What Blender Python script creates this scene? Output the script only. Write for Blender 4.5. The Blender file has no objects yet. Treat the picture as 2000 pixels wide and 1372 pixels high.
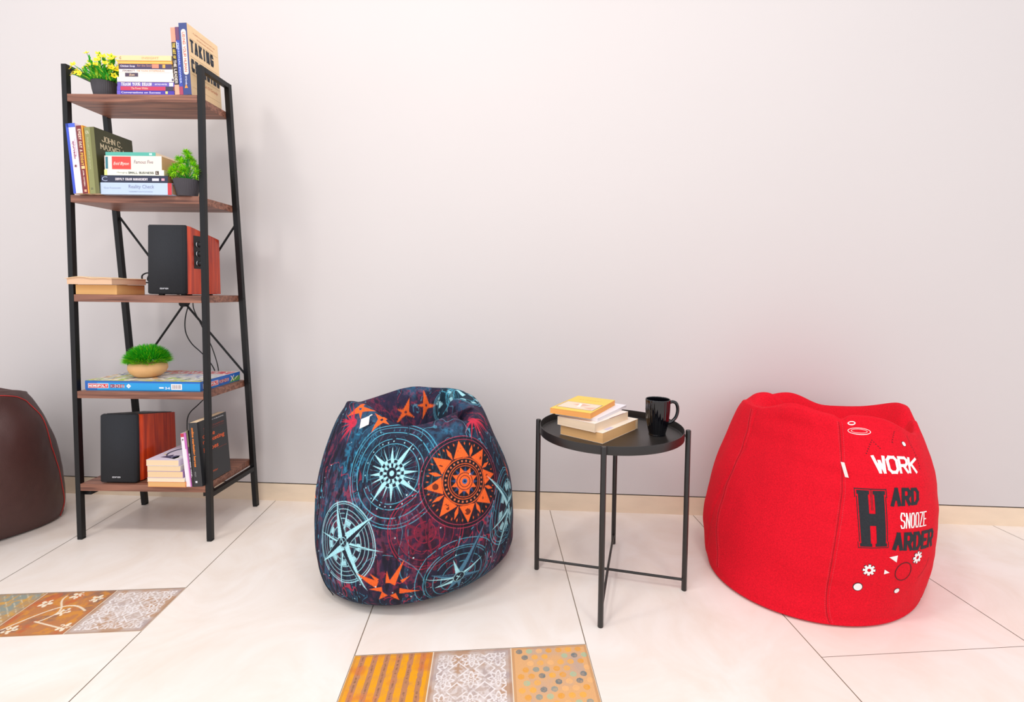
import bpy, bmesh, math, random
import numpy as np
from mathutils import Vector, Matrix
random.seed(7); RNG = np.random.default_rng(11)
C = bpy.context.scene.collection
sc = bpy.context.scene
PI = math.pi

# ---------------------------------------------------------------- camera
F, X0, Y0, PITCH, ROLL, YAW, HCAM = 972.8901, 1041.878, 618.728, 0.04993, -0.01202, -0.05233, 0.93642
def camera():
    cd = bpy.data.cameras.new('camera'); co = bpy.data.objects.new('camera', cd); C.objects.link(co)
    cy, sy = math.cos(YAW), math.sin(YAW)
    R = Vector((cy, -sy, 0)); Fw = Vector((sy, cy, 0)); U = Vector((0, 0, 1))
    F2 = Fw*math.cos(PITCH) - U*math.sin(PITCH); U2 = U*math.cos(PITCH) + Fw*math.sin(PITCH)
    R3 = R*math.cos(ROLL) - U2*math.sin(ROLL); D3 = -(U2*math.cos(ROLL) + R*math.sin(ROLL))
    m = Matrix((R3, -D3, -F2)).transposed().to_4x4(); m.translation = (0, 0, HCAM)
    co.matrix_world = m
    cd.sensor_width = 36; cd.lens = F/2000*36
    cd.shift_x = (1000-X0)/2000; cd.shift_y = (Y0-686)/2000
    cd.clip_start = 0.02
    sc.camera = co
camera()
# ---------------------------------------------------------------- light
w = bpy.data.worlds.new('world'); sc.world = w; w.use_nodes = True
bg = w.node_tree.nodes['Background']; bg.inputs[0].default_value = (0.95, 0.95, 1.0, 1); 
_t = w.node_tree; _c = _t.nodes.new('ShaderNodeTexCoord'); _s = _t.nodes.new('ShaderNodeSeparateXYZ'); _m = _t.nodes.new('ShaderNodeMapRange')
_t.links.new(_c.outputs['Generated'], _s.inputs[0]); _t.links.new(_s.outputs['Z'], _m.inputs[0]); _m.inputs[1].default_value = 0; _m.inputs[2].default_value = 1
_m.inputs[3].default_value = 1.46; _m.inputs[4].default_value = .96; _t.links.new(_m.outputs[0], bg.inputs[1])   # ambient gradient, horizon brightened to lift the low wall and shaded floor
def area(name, loc, target, size, power, col=(1, .97, .93)):
    l = bpy.data.lights.new(name, 'AREA'); l.shape = 'DISK'; l.size = size; l.energy = power; l.color = col
    o = bpy.data.objects.new(name, l); C.objects.link(o); o.location = loc
    o.rotation_euler = (Vector(target)-Vector(loc)).to_track_quat('-Z', 'Y').to_euler()
LAMPS = [((-2.0, .35, 3.1), (-1.7, .9, 0), .35, 14), ((-.6, .35, 3.1), (-.55, .9, 0), .35, 19), ((.75, .35, 3.1), (.6, .9, 0), .35, 10), ((-.5, -1.6, 3.1), (-.3, .8, 0), 1.2, 26)]
for l_ in LAMPS: area('ceiling_light', *l_)
sc.view_settings.view_transform = 'Standard'; sc.view_settings.look = 'None'
sc.view_settings.exposure = -0.15; sc.view_settings.gamma = 1.0; sc.view_settings.use_curve_mapping = False

# ---------------------------------------------------------------- helpers
def lin(h):
    if isinstance(h, str):
        h = [int(h[i:i+2], 16)/255 for i in (0, 2, 4)]
    return tuple(c/12.92 if c <= .04045 else ((c+.055)/1.055)**2.4 for c in h)
MATS = {}
def mat(name, color, rough=.5, metal=0, noise=0, nscale=60, bump=0, bscale=400, spec=.5, coat=0, stretch=None):
    if name in MATS: return MATS[name]
    m = bpy.data.materials.new(name); m.use_nodes = True; nt = m.node_tree; b = nt.nodes['Principled BSDF']
    c = lin(color) if isinstance(color, str) else color
    b.inputs['Base Color'].default_value = (*c, 1); b.inputs['Roughness'].default_value = rough
    b.inputs['Metallic'].default_value = metal; b.inputs['Specular IOR Level'].default_value = spec
    b.inputs['Coat Weight'].default_value = coat
    tc = nt.nodes.new('ShaderNodeTexCoord'); mp = nt.nodes.new('ShaderNodeMapping'); nt.links.new(tc.outputs['Object'], mp.inputs[0])
    if stretch: mp.inputs['Scale'].default_value = stretch
    if True:
        n = nt.nodes.new('ShaderNodeTexNoise'); n.inputs['Scale'].default_value = nscale; n.inputs['Detail'].default_value = 4
        nt.links.new(mp.outputs[0], n.inputs[0])
        mx = nt.nodes.new('ShaderNodeMix'); mx.data_type = 'RGBA'; k = max(noise, .02)
        mx.inputs[6].default_value = (*[x*(1-k) for x in c], 1); mx.inputs[7].default_value = (*[min(1, x*(1+k)) for x in c], 1)
        nt.links.new(n.outputs[0], mx.inputs[0]); nt.links.new(mx.outputs[2], b.inputs['Base Color'])
    if bump:
        n2 = nt.nodes.new('ShaderNodeTexNoise'); n2.inputs['Scale'].default_value = bscale; nt.links.new(mp.outputs[0], n2.inputs[0])
        bp = nt.nodes.new('ShaderNodeBump'); bp.inputs['Strength'].default_value = bump; bp.inputs['Distance'].default_value = .001
        nt.links.new(n2.outputs[0], bp.inputs['Height']); nt.links.new(bp.outputs[0], b.inputs['Normal'])
    MATS[name] = m; return m
def vmat(name, rough=.8, bump=.3, bscale=900, spec=.3, fine=.12, fs=500):
    """material whose colour is the printed pattern stored on the mesh, with a weave of its own"""
    m = bpy.data.materials.new(name); m.use_nodes = True; nt = m.node_tree; b = nt.nodes['Principled BSDF']
    a = nt.nodes.new('ShaderNodeAttribute'); a.attribute_name = 'pattern'
    tc = nt.nodes.new('ShaderNodeTexCoord'); n = nt.nodes.new('ShaderNodeTexNoise'); n.inputs['Scale'].default_value = fs
    nt.links.new(tc.outputs['Object'], n.inputs[0])
    mr = nt.nodes.new('ShaderNodeMapRange'); mr.inputs[1].default_value = .3; mr.inputs[2].default_value = .7
    mr.inputs[3].default_value = 1-fine; mr.inputs[4].default_value = 1+fine; nt.links.new(n.outputs[0], mr.inputs[0])
    mu = nt.nodes.new('ShaderNodeVectorMath'); mu.operation = 'SCALE'
    nt.links.new(a.outputs['Color'], mu.inputs[0]); nt.links.new(mr.outputs[0], mu.inputs['Scale']); nt.links.new(mu.outputs[0], b.inputs['Base Color'])
    b.inputs['Roughness'].default_value = rough; b.inputs['Specular IOR Level'].default_value = spec
    if bump:
        n2 = nt.nodes.new('ShaderNodeTexNoise'); n2.inputs['Scale'].default_value = bscale; nt.links.new(tc.outputs['Object'], n2.inputs[0])
        bp = nt.nodes.new('ShaderNodeBump'); bp.inputs['Strength'].default_value = bump; bp.inputs['Distance'].default_value = .001
        nt.links.new(n2.outputs[0], bp.inputs['Height']); nt.links.new(bp.outputs[0], b.inputs['Normal'])
    return m
def wood(name, dark, light, scale=(1.5, 26, 26), rough=.45, coat=0):
    m = bpy.data.materials.new(name); m.use_nodes = True; nt = m.node_tree; b = nt.nodes['Principled BSDF']
    tc = nt.nodes.new('ShaderNodeTexCoord'); mp = nt.nodes.new('ShaderNodeMapping'); mp.inputs['Scale'].default_value = scale
    nt.links.new(tc.outputs['Object'], mp.inputs[0])
    n = nt.nodes.new('ShaderNodeTexNoise'); n.inputs['Scale'].default_value = 3; n.inputs['Detail'].default_value = 8; n.inputs['Distortion'].default_value = .6
    nt.links.new(mp.outputs[0], n.inputs[0])
    r = nt.nodes.new('ShaderNodeValToRGB'); r.color_ramp.elements[0].position = .33; r.color_ramp.elements[1].position = .68
    r.color_ramp.elements[0].color = (*lin(dark), 1); r.color_ramp.elements[1].color = (*lin(light), 1)
    nt.links.new(n.outputs[0], r.inputs[0]); nt.links.new(r.outputs[0], b.inputs['Base Color'])
    b.inputs['Roughness'].default_value = rough; b.inputs['Coat Weight'].default_value = coat
    return m

def link(name, me, m=None, parent=None, smooth=False):
    if m is not None:
        for x in (m if isinstance(m, (list, tuple)) else [m]): me.materials.append(x)
    o = bpy.data.objects.new(name, me); C.objects.link(o)
    if parent: o.parent = parent
    if smooth: me.shade_smooth()
    return o
class MB:
    """collects shapes into one mesh"""
    def __init__(s): s.v = []; s.f = []; s.mi = []; s.M = Matrix()
    def add(s, vs, fs, mi=0):
        b = len(s.v); s.v += [tuple(s.M @ Vector(v)) for v in vs]; s.f += [tuple(i+b for i in f) for f in fs]; s.mi += [mi]*len(fs)
    def box(s, x0, x1, y0, y1, z0, z1, mi=0, bev=0):
        if bev:
            bm = bmesh.new(); bmesh.ops.create_cube(bm, size=1)
            for v in bm.verts: v.co = Vector((x0+(v.co.x+.5)*(x1-x0), y0+(v.co.y+.5)*(y1-y0), z0+(v.co.z+.5)*(z1-z0)))
            bmesh.ops.bevel(bm, geom=bm.edges[:], offset=bev, segments=2, profile=.6, affect='EDGES')
            bm.verts.index_update(); s.add([v.co for v in bm.verts], [[v.index for v in f.verts] for f in bm.faces], mi); bm.free(); return
        s.add([(x0,y0,z0),(x1,y0,z0),(x1,y1,z0),(x0,y1,z0),(x0,y0,z1),(x1,y0,z1),(x1,y1,z1),(x0,y1,z1)],
              [(0,3,2,1),(4,5,6,7),(0,1,5,4),(1,2,6,5),(2,3,7,6),(3,0,4,7)], mi)
    def hexa(s, pts, mi=0):
        s.add(pts, [(0,3,2,1),(4,5,6,7),(0,1,5,4),(1,2,6,5),(2,3,7,6),(3,0,4,7)], mi)
    def tube(s, pts, r, n=10, mi=0, closed=False):
        pts = [Vector(p) for p in pts]; rs = r if isinstance(r, (list, tuple)) else [r]*len(pts)
        rings = []; up = Vector((0, 0, 1)); N = len(pts)
        d0 = (pts[1]-pts[0]).normalized(); a = d0.orthogonal().normalized()
        for i, p in enumerate(pts):
            if closed: d = (pts[(i+1) % N]-pts[i-1]).normalized()
            else: d = (pts[min(i+1, N-1)]-pts[max(i-1, 0)]).normalized()
            a = (a-d*a.dot(d)).normalized(); b = d.cross(a)
            rings.append([p+(a*math.cos(2*PI*k/n)+b*math.sin(2*PI*k/n))*rs[i] for k in range(n)])
        vs = [v for R in rings for v in R]; fs = []
        for i in range(N if closed else N-1):
            j = (i+1) % N
            for k in range(n): fs.append((i*n+k, i*n+(k+1) % n, j*n+(k+1) % n, j*n+k))
        if not closed: fs += [tuple(range(n))[::-1], tuple((N-1)*n+k for k in range(n))]
        s.add(vs, fs, mi)
    def lathe(s, prof, n=48, mi=0, rib=0, ribn=0):
        vs = []; fs = []
        for i, (r, z) in enumerate(prof):
            for k in range(n):
                t = 2*PI*k/n; rr = r*(1+rib*math.cos(ribn*t)) if r > .001 else r
                vs.append((rr*math.cos(t), rr*math.sin(t), z))
        for i in range(len(prof)-1):
            for k in range(n): fs.append((i*n+k, i*n+(k+1) % n, (i+1)*n+(k+1) % n, (i+1)*n+k))
        s.add(vs, fs, mi)
    def mesh(s, name):
        me = bpy.data.meshes.new(name); me.from_pydata(s.v, [], s.f); me.update()
        if any(s.mi): me.polygons.foreach_set('material_index', s.mi)
        return me
    def build(s, name, m, parent=None, smooth=False):
        me = s.mesh(name); o = link(name, me, m, parent)
        if smooth:
            me.shade_smooth()
            try: me.set_sharp_from_angle(angle=math.radians(38))
            except Exception: pass
        return o
def tag(o, label, cat, group=None):
    o['label'] = label; o['category'] = cat
    if group: o['group'] = group
    return o
def thing(name, label, cat, M, group=None):
    o = bpy.data.objects.new(name, None); C.objects.link(o); o.matrix_world = M; o.empty_display_size = .02
    return tag(o, label, cat, group)
def struct(o): o['kind'] = 'structure'; return o
def T(x, y, z, rz=0): return Matrix.Translation((x, y, z)) @ Matrix.Rotation(rz, 4, 'Z')

# value noise for patterns
LAT = RNG.random((64, 64, 64)).astype(np.float32)
def noise(P, scale, seed=0):
    p = P*scale + seed*7.31; i = np.floor(p).astype(int); f = p-i; f = f*f*(3-2*f); out = 0
    for dx in (0, 1):
        for dy in (0, 1):
            for dz in (0, 1):
                wgt = (f[..., 0] if dx else 1-f[..., 0])*(f[..., 1] if dy else 1-f[..., 1])*(f[..., 2] if dz else 1-f[..., 2])
                out = out + wgt*LAT[(i[..., 0]+dx) % 64, (i[..., 1]+dy) % 64, (i[..., 2]+dz) % 64]
    return out
def fbm(P, scale, seed=0, o=3): return sum(noise(P, scale*2**k, seed+k)*.5**k for k in range(o))/sum(.5**k for k in range(o))
def mixc(c, col, m):
    m = np.clip(m, 0, 1)[..., None]; return c*(1-m)+np.array(lin(col))*m
def gridmesh(name, P, col, m, parent=None, closed_t=False, smooth=True):
    """P [V,T,3]; col [V,T,3] printed pattern"""
    V, Tn = P.shape[:2]; me = bpy.data.meshes.new(name)
    idx = np.arange(V*Tn).reshape(V, Tn)
    if closed_t: idx2 = np.concatenate([idx, idx[:, :1]], 1)
    else: idx2 = idx
    q = np.stack([idx2[:-1, :-1], idx2[:-1, 1:], idx2[1:, 1:], idx2[1:, :-1]], -1).reshape(-1, 4)
    me.vertices.add(V*Tn); me.vertices.foreach_set('co', P.reshape(-1).astype(np.float32))
    me.loops.add(len(q)*4); me.loops.foreach_set('vertex_index', q.reshape(-1).astype(np.int32))
    me.polygons.add(len(q)); me.polygons.foreach_set('loop_start', np.arange(len(q), dtype=np.int32)*4)
    me.update(calc_edges=True)
    if col is not None:
        a = me.color_attributes.new('pattern', 'FLOAT_COLOR', 'POINT')
        a.data.foreach_set('color', np.concatenate([col.reshape(-1, 3), np.ones((V*Tn, 1))], 1).reshape(-1).astype(np.float32))
    o = link(name, me, m, parent)
    if smooth: me.shade_smooth()
    return o

# ---------------------------------------------------------------- lettering
S = {}
def _f(s): return [[tuple(float(c) for c in p.split(',')) for p in l.split()] for l in s.split(';')]
for ch, s in {
 'A': '0,0 .5,1 1,0;.2,.38 .8,.38', 'B': '0,0 0,1 .75,1 1,.85 1,.65 .8,.52 0,.52;.8,.52 1,.38 1,.15 .75,0 0,0',
 'C': '1,.8 .8,1 .2,1 0,.8 0,.2 .2,0 .8,0 1,.2', 'D': '0,0 0,1 .65,1 1,.75 1,.25 .65,0 0,0', 'E': '1,1 0,1 0,0 1,0;0,.5 .8,.5',
 'F': '1,1 0,1 0,0;0,.5 .8,.5', 'G': '1,.8 .8,1 .2,1 0,.8 0,.2 .2,0 .8,0 1,.2 1,.45 .6,.45', 'H': '0,0 0,1;1,0 1,1;0,.5 1,.5',
 'I': '.5,0 .5,1', 'J': '1,1 1,.2 .8,0 .2,0 0,.2', 'K': '0,0 0,1;1,1 0,.45;.25,.6 1,0', 'L': '0,1 0,0 1,0', 'M': '0,0 0,1 .5,.35 1,1 1,0',
 'N': '0,0 0,1 1,0 1,1', 'O': '.25,0 0,.2 0,.8 .25,1 .75,1 1,.8 1,.2 .75,0 .25,0', 'P': '0,0 0,1 .75,1 1,.85 1,.6 .75,.45 0,.45',
 'Q': '.25,0 0,.2 0,.8 .25,1 .75,1 1,.8 1,.2 .75,0 .25,0;.6,.3 1,-.05', 'R': '0,0 0,1 .75,1 1,.85 1,.6 .75,.45 0,.45;.5,.45 1,0',
 'S': '1,.82 .8,1 .2,1 0,.8 0,.65 .2,.53 .8,.47 1,.35 1,.2 .8,0 .2,0 0,.18', 'T': '.5,0 .5,1;0,1 1,1', 'U': '0,1 0,.2 .2,0 .8,0 1,.2 1,1',
 'V': '0,1 .5,0 1,1', 'W': '0,1 .25,0 .5,.7 .75,0 1,1', 'X': '0,0 1,1;0,1 1,0', 'Y': '0,1 .5,.5 1,1;.5,.5 .5,0', 'Z': '0,1 1,1 0,0 1,0',
 '.': '.4,0 .6,0', '5': '1,1 0,1 0,.55 .8,.55 1,.4 1,.15 .8,0 0,0', '1': '.2,.8 .5,1 .5,0'}.items(): S[ch] = _f(s)
def strokes(body, w, h, t, gap=None, serif=0, step=None):
    """quads of stroke letters filling a w x h box; t = stroke width"""
    n = len(body); adv = [(.4 if c in '. ' else .45 if c in 'I1' else 1) for c in body]
    gap = t*1.5 if gap is None else gap
    unit = (w-gap*(n-1)-t)/sum(adv) if n > 1 else (w-t); x = t/2; quads = []
    def seg(a, b, tt):
        a = Vector((*a, 0)); b = Vector((*b, 0)); d = (b-a); L = d.length
        if L < 1e-6: return
        d /= L; nrm = Vector((-d.y, d.x, 0))*tt/2; a = a-d*tt*.42; b = b+d*tt*.42
        k = max(1, int(math.ceil((L+tt)/step))) if step else 1
        for i in range(k):
            p = a+(b-a)*i/k; q = a+(b-a)*(i+1)/k; quads.append([p-nrm, q-nrm, q+nrm, p+nrm])
    for c, ad in zip(body, adv):
        cw = unit*ad
        for pl in S.get(c, []):
            pts = [(x+px*cw if c not in 'I1' else x+cw*.5+(px-.5)*cw*.5, t/2+py*(h-t)) for px, py in pl]
            for a, b in zip(pts, pts[1:]): seg(a, b, t)
            if serif:
                for e in (pts[0], pts[-1]): seg((e[0]-serif, e[1]), (e[0]+serif, e[1]), t*.35)
        x += cw+gap
    return quads
def block_text(parent, body, m, M, w, h, t, serif=0, name='lettering', thick=.0003):
    mb = MB(); mb.M = M
    for q in strokes(body, w, h, t, serif=serif):
        lo = [(p.x, p.y, 0) for p in q]; hi = [(p.x, p.y, thick) for p in q]; mb.hexa(lo+hi)
    return mb.build(name, m, parent)
def font_text(parent, body, m, M, w, h, name='lettering', bold=0.0, shear=0):
    cu = bpy.data.curves.new('t', 'FONT'); cu.body = body; cu.size = 1; cu.offset = bold; cu.resolution_u = 2; cu.extrude = 0; cu.shear = shear
    to = bpy.data.objects.new('t', cu); C.objects.link(to)
    dg = bpy.context.evaluated_depsgraph_get(); me = bpy.data.meshes.new_from_object(to.evaluated_get(dg))
    bpy.data.objects.remove(to); bpy.data.curves.remove(cu)
    xs = [v.co.x for v in me.vertices]; ys = [v.co.y for v in me.vertices]
    x0, x1, y0, y1 = min(xs), max(xs), min(ys), max(ys)
    for v in me.vertices: v.co = M @ Vector(((v.co.x-x0)/(x1-x0)*w, (v.co.y-y0)/(y1-y0)*h, .0002))
    me.materials.clear(); me.name = name
    return link(name, me, m, parent)
def face(o, x, y):
    """matrix with its own origin, x direction and y direction (z out of the surface)"""
    x = Vector(x).normalized(); y = Vector(y).normalized(); z = x.cross(y)
    m = Matrix((x, y, z)).transposed().to_4x4(); m.translation = Vector(o); return m

def crom(ctrl,n):
    # ctrl [K,...]; n samples per segment -> [ (K-1)*n+1,...]
    K=len(ctrl); c=np.concatenate([ctrl[:1]*2-ctrl[1:2],ctrl,ctrl[-1:]*2-ctrl[-2:-1]])
    out=[]
    ns=n if isinstance(n,(list,tuple)) else [n]*(K-1)
    for i in range(K-1):
        n=ns[i]
        p0,p1,p2,p3=c[i:i+4]
        for t in np.arange(n)/n:
            out.append(.5*(2*p1+(p2-p0)*t+(2*p0-5*p1+4*p2-p3)*t*t+(3*p1-p0-3*p2+p3)*t**3))
    out.append(ctrl[-1]); return np.array(out)
def bag(q,th,n,zc=None):
    """q: dict R[6 radii for levels], X[lean x], H height harmonics, S footprint harmonics"""
    one=np.ones_like(th)
    def four(c):
        s=one*0
        for k in range(len(c)//2): s=s+c[2*k]*np.cos((k+1)*th)+c[2*k+1]*np.sin((k+1)*th)
        return s
    S=four(q['S']);HR=four(q['H']);T=four(q['T'])
    R=q['R'];X=q['X'];z0=q['Z'];base=four(q['B'])
    zs=[0,0,.02,.075,.16,.27,.38,.47]
    rows=[]
    for k in range(8):
        if k==0: r=one*0;z=one*.0
        else:
            w=max(0,1-zs[k]/.35)
            r=R[k-1]*(1+S*w+T*(1-w)); z=one*zs[k]*z0/.47
            if k>=6: z=z+HR*[.35,.8][k-6]
            if k==1: r=r*(1+base)
            if k==2: r=r*(1+base*.5)
        rows.append((r,z,X[k-1] if k else X[0]))
    # rim
    rr=R[7];rows.append((rr*(1+T),z0+q['dz']+HR,X[6]))
    rows.append((rr*(1+T)*.86,z0+q['dz']+HR*.95-.012,X[6]))
    rows.append((rr*.5*one,z0-q['c1']+HR*.35,X[6]))
    rows.append((rr*.22*one,z0-q['c2']+HR*.1,X[6]))
    rows.append((one*0,z0-q['c2']-.01+0*HR,X[6]))
    ctrl=np.array([[q['C'][0]+x+r*np.cos(th),q['C'][1]+r*np.sin(th),z] for r,z,x in rows])
    return crom(ctrl,n)   # [V,3,T]

# ---------------------------------------------------------------- room
WD, SH = 2.09614, 0.078
m_wall = mat('wall_laminate', (0.655, 0.617, 0.606), rough=.55, noise=.012, nscale=1.2, spec=.2)
m_base = mat('baseboard_marble', 'EFDAC0', rough=.3, noise=.13, nscale=7, stretch=(1, 1, 3))
m_gap = mat('shadow_gap', '2a2522', rough=.9)
b = MB(); b.box(-5, 5, WD, WD+.1, SH+.003, 3.2); struct(b.build('wall_back', m_wall))
b = MB(); b.box(-5, 5, WD, WD+.1, -.05, SH-.002); struct(b.build('baseboard_back', m_base))
b = MB(); b.box(-5, 5, WD+.006, WD+.09, SH-.002, SH+.003); struct(b.build('gap_shade_strip', m_gap))  # dark strip in the recess, shade of the gap put into its colour

def floor_mat():
    m = bpy.data.materials.new('floor_marble'); m.use_nodes = True; nt = m.node_tree; bs = nt.nodes['Principled BSDF']
    tc = nt.nodes.new('ShaderNodeTexCoord')
    n = nt.nodes.new('ShaderNodeTexNoise'); n.inputs['Scale'].default_value = 3.2; n.inputs['Detail'].default_value = 9; n.inputs['Distortion'].default_value = 1.3; n.inputs['Roughness'].default_value = .62
    nt.links.new(tc.outputs['Object'], n.inputs[0])
    r = nt.nodes.new('ShaderNodeValToRGB'); e = r.color_ramp.elements
    e[0].position = .3; e[0].color = (*lin('F2E3D6'), 1); e[1].position = .62; e[1].color = (*lin('FAF0E8'), 1)
    nt.links.new(n.outputs[0], r.inputs[0]); nt.links.new(r.outputs[0], bs.inputs['Base Color'])
    bs.inputs['Roughness'].default_value = .3; bs.inputs['Specular IOR Level'].default_value = .35
    return m
TILT, GX, TW = 0.13831, -1.54028, .6
FU = Vector((math.cos(TILT), math.sin(TILT), 0)); FV = Vector((-math.sin(TILT), math.cos(TILT), 0))
A1, A3, A4 = 1.59751, 1.26377, 1.17451
def floor():
    mb = MB(); g = .0014
    def quad(u0, u1, v0, v1, mi, z):
        mb.add([FU*u0+FV*v0+Vector((0,0,z)), FU*u1+FV*v0+Vector((0,0,z)), FU*u1+FV*v1+Vector((0,0,z)), FU*u0+FV*v1+Vector((0,0,z))], [(0,1,2,3)], mi)
    quad(-6, 6, -5, 3.2, 1, -.0012)
    VMAX = 3.2
    for k in range(-6, 12):
        u0, u1 = GX+k*TW, GX+(k+1)*TW
        if k == 0: segs = [(-5, -1.0025), (-1.0025, .1975), (.1975, 1.3975), (A1, VMAX)]
        elif k == 2: segs = [(-5, -1.336), (-1.336, -.136), (-.136, A3-.2), (A3, VMAX)]
        elif k == 4: segs = [(-5, -1.225), (-1.225, -.025), (-.025, A4), (A4, VMAX)]
        else:
            o = (k*.37) % 1.2; segs = [(-5, -3+o), (-3+o, -1.2+o*.3), (-1.2+o*.3, VMAX)]
        for a, c in segs: quad(u0+g, u1-g, a+.0008, c-.0008, 0, 0)
    f = struct(mb.build('floor', [floor_mat(), mat('grout', '9A8674', rough=.9)])); return f
fl = floor()
def deco(u0, v0, kind, label):
    n = 170; s = np.linspace(0, 1, n); A, B = np.meshgrid(s, s)      # A along u, B along v
    sz = .2-.003; U = u0+.0015+A*sz; V = v0+.0015+B*sz
    P = np.stack([U*FU.x+V*FV.x, U*FU.y+V*FV.y, U*0+.0], -1)
    Q = np.stack([A, B, A*0+u0*3], -1); n1 = fbm(Q, 5, 1); n2 = fbm(Q, 14, 4); n3 = fbm(Q, 40, 9)
    c = np.zeros(P.shape)+np.array(lin('B9825A'))
    if kind == 'stripe':
        c = mixc(c, 'C98A6A', n1*1.2-.1); band = (np.abs((A*6.5+.25) % 1-.5) < .27+.1*(n2-.5))
        c = mixc(c, 'F0A51E', band*(.55+.7*n2)); c = mixc(c, '7A5A48', (np.abs((A*6.5+.75) % 1-.5) < .09)*(n3 > .47)*((B*46 % 1) < .6)*.8)
        c = mixc(c, 'D9793A', np.clip((n1-.55)*4, 0, .6))
    elif kind == 'lace':
        c = np.zeros(P.shape)+np.array(lin('C9B5AA')); c = mixc(c, 'B98C66', np.clip((n1-.52)*5, 0, .7)); c = mixc(c, 'A9989A', np.clip((.45-n1)*4, 0, .6))
        edge = np.minimum(np.minimum(A, 1-A), np.minimum(B, 1-B)); x = A*3; y = B*3; fx = (x % 1)-.5; fy = (y % 1)-.5; r = np.hypot(fx, fy); t = np.arctan2(fy, fx)
        lace = (np.abs(r-.3-.07*np.cos(8*t)) < .045)|(np.abs(r-.13-.04*np.cos(6*t)) < .035)|(np.abs(np.abs(fx)+np.abs(fy)-.62) < .04)|(r < .035)
        c = mixc(c, 'F3ECEA', lace*(edge > .07)*np.clip(n2*2.2-.3, 0, .9)); c = mixc(c, 'EDE4E2', (edge > .09)*np.clip((n3-.45)*3, 0, .55))
    elif kind == 'dots':
        c = np.zeros(P.shape)+np.array(lin('E3AE78')); c = mixc(c, 'BFA79A', np.clip((n1-.4)*2.5, 0, .8)*(np.abs(A-.55) < .36))
        cols = ['F2B04A', 'A9C2A0', '6F7C7E', 'F0B87A', 'E9A23C', '8F9A92']; rr = random.Random(3); k = 0
        for j in range(9):
            for i in range(7):
                cx = .1+i*.13+(.065 if j % 2 else 0); cy = .07+j*.107
                if rr.random() < .16: continue
                r = np.hypot(A-cx, B-cy); k += 1; c = mixc(c, cols[rr.randrange(6)], (r < .042)*(.55+.6*n2)*(1-.3*((r < .03)&(n3 > .55))))
    elif kind == 'branch':
        c = np.zeros(P.shape)+np.array(lin('C07F50')); c = mixc(c, '8B6A5C', np.clip((.5-n1)*5, 0, .9)); c = mixc(c, 'D9913C', np.clip((n2-.5)*5, 0, .8)); c = mixc(c, 'C9653A', np.clip((fbm(Q, 6, 22)-.55)*6, 0, .7))
        def curve(pts, wd):
            nonlocal c
            pts = np.array(pts, float)
            for a, b2 in zip(pts, pts[1:]):
                d = b2-a; t = np.clip(((A-a[0])*d[0]+(B-a[1])*d[1])/(d@d), 0, 1); dist = np.hypot(A-a[0]-t*d[0], B-a[1]-t*d[1])
                c = mixc(c, 'F0DCC0', (dist < wd)*(.9))
        tt = np.linspace(0, 1, 14)
        curve(np.stack([.1+.8*tt, .15+.3*np.sin(tt*3.1)+.35*tt], 1), .014); curve(np.stack([.45+.1*np.sin(tt*5), .3+.6*tt], 1), .012); curve(np.stack([.4+.5*tt, .3-.18*tt], 1), .012)
        for cx, cy in ((.2, .72), (.5, .9), (.85, .8), (.9, .15), (.22, .14), (.62, .5)):
            r = np.hypot(A-cx, B-cy); t = np.arctan2(B-cy, A-cx); c = mixc(c, 'F2E2C8', (r < .035+.06*np.abs(np.cos(2.5*t)))*(r > .02)*(n3 > .36))
    else:
        c = np.zeros(P.shape)+np.array(lin('B99468')); c = mixc(c, '8F9A92', np.clip((n1-.45)*5, 0, .9)); c = mixc(c, 'D9A24A', np.clip((n2-.5)*5, 0, .8))
        c = mixc(c, 'D8C8A8', (np.abs((A*9+B*9) % 1-.5) < .12)*np.clip((n3-.4)*4, 0, .7))
    border = np.minimum(np.minimum(A, 1-A), np.minimum(B, 1-B)) < .035
    c = mixc(c, 'A87858', border*.35)
    o = gridmesh('patterned_tile', P, c, M_TILE, fl, smooth=False); o['label'] = label; return o
M_TILE = vmat('printed_ceramic', rough=.5, bump=.15, bscale=300, fine=.06)
gb = MB()
for u0, v1 in ((GX, A1), (GX+2*TW, A3)):
    q = [FU*u0+FV*(v1-.2), FU*(u0+.6)+FV*(v1-.2), FU*(u0+.6)+FV*v1, FU*u0+FV*v1]
    gb.add([v+Vector((0, 0, -.0006)) for v in q], [(0, 1, 2, 3)])
g = gb.build('tile_joint', mat('pale_joint', 'F2DFC6', rough=.8), fl)
deco(GX, A1-.2, 'other', 'grey and ochre tile at the left end of the far strip')
deco(GX+.2, A1-.2, 'branch', 'rust brown tile with cream flowering branches')
deco(GX+.4, A1-.2, 'lace', 'grey brown lace tile at the right end of the far strip')
deco(GX+1.2, A3-.2, 'stripe', 'orange and brown striped tile')
deco(GX+1.4, A3-.2, 'lace', 'pale lace patterned tile between the striped and dotted tiles')
deco(GX+1.6, A3-.2, 'dots', 'tan tile with orange, green and grey dots')

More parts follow.
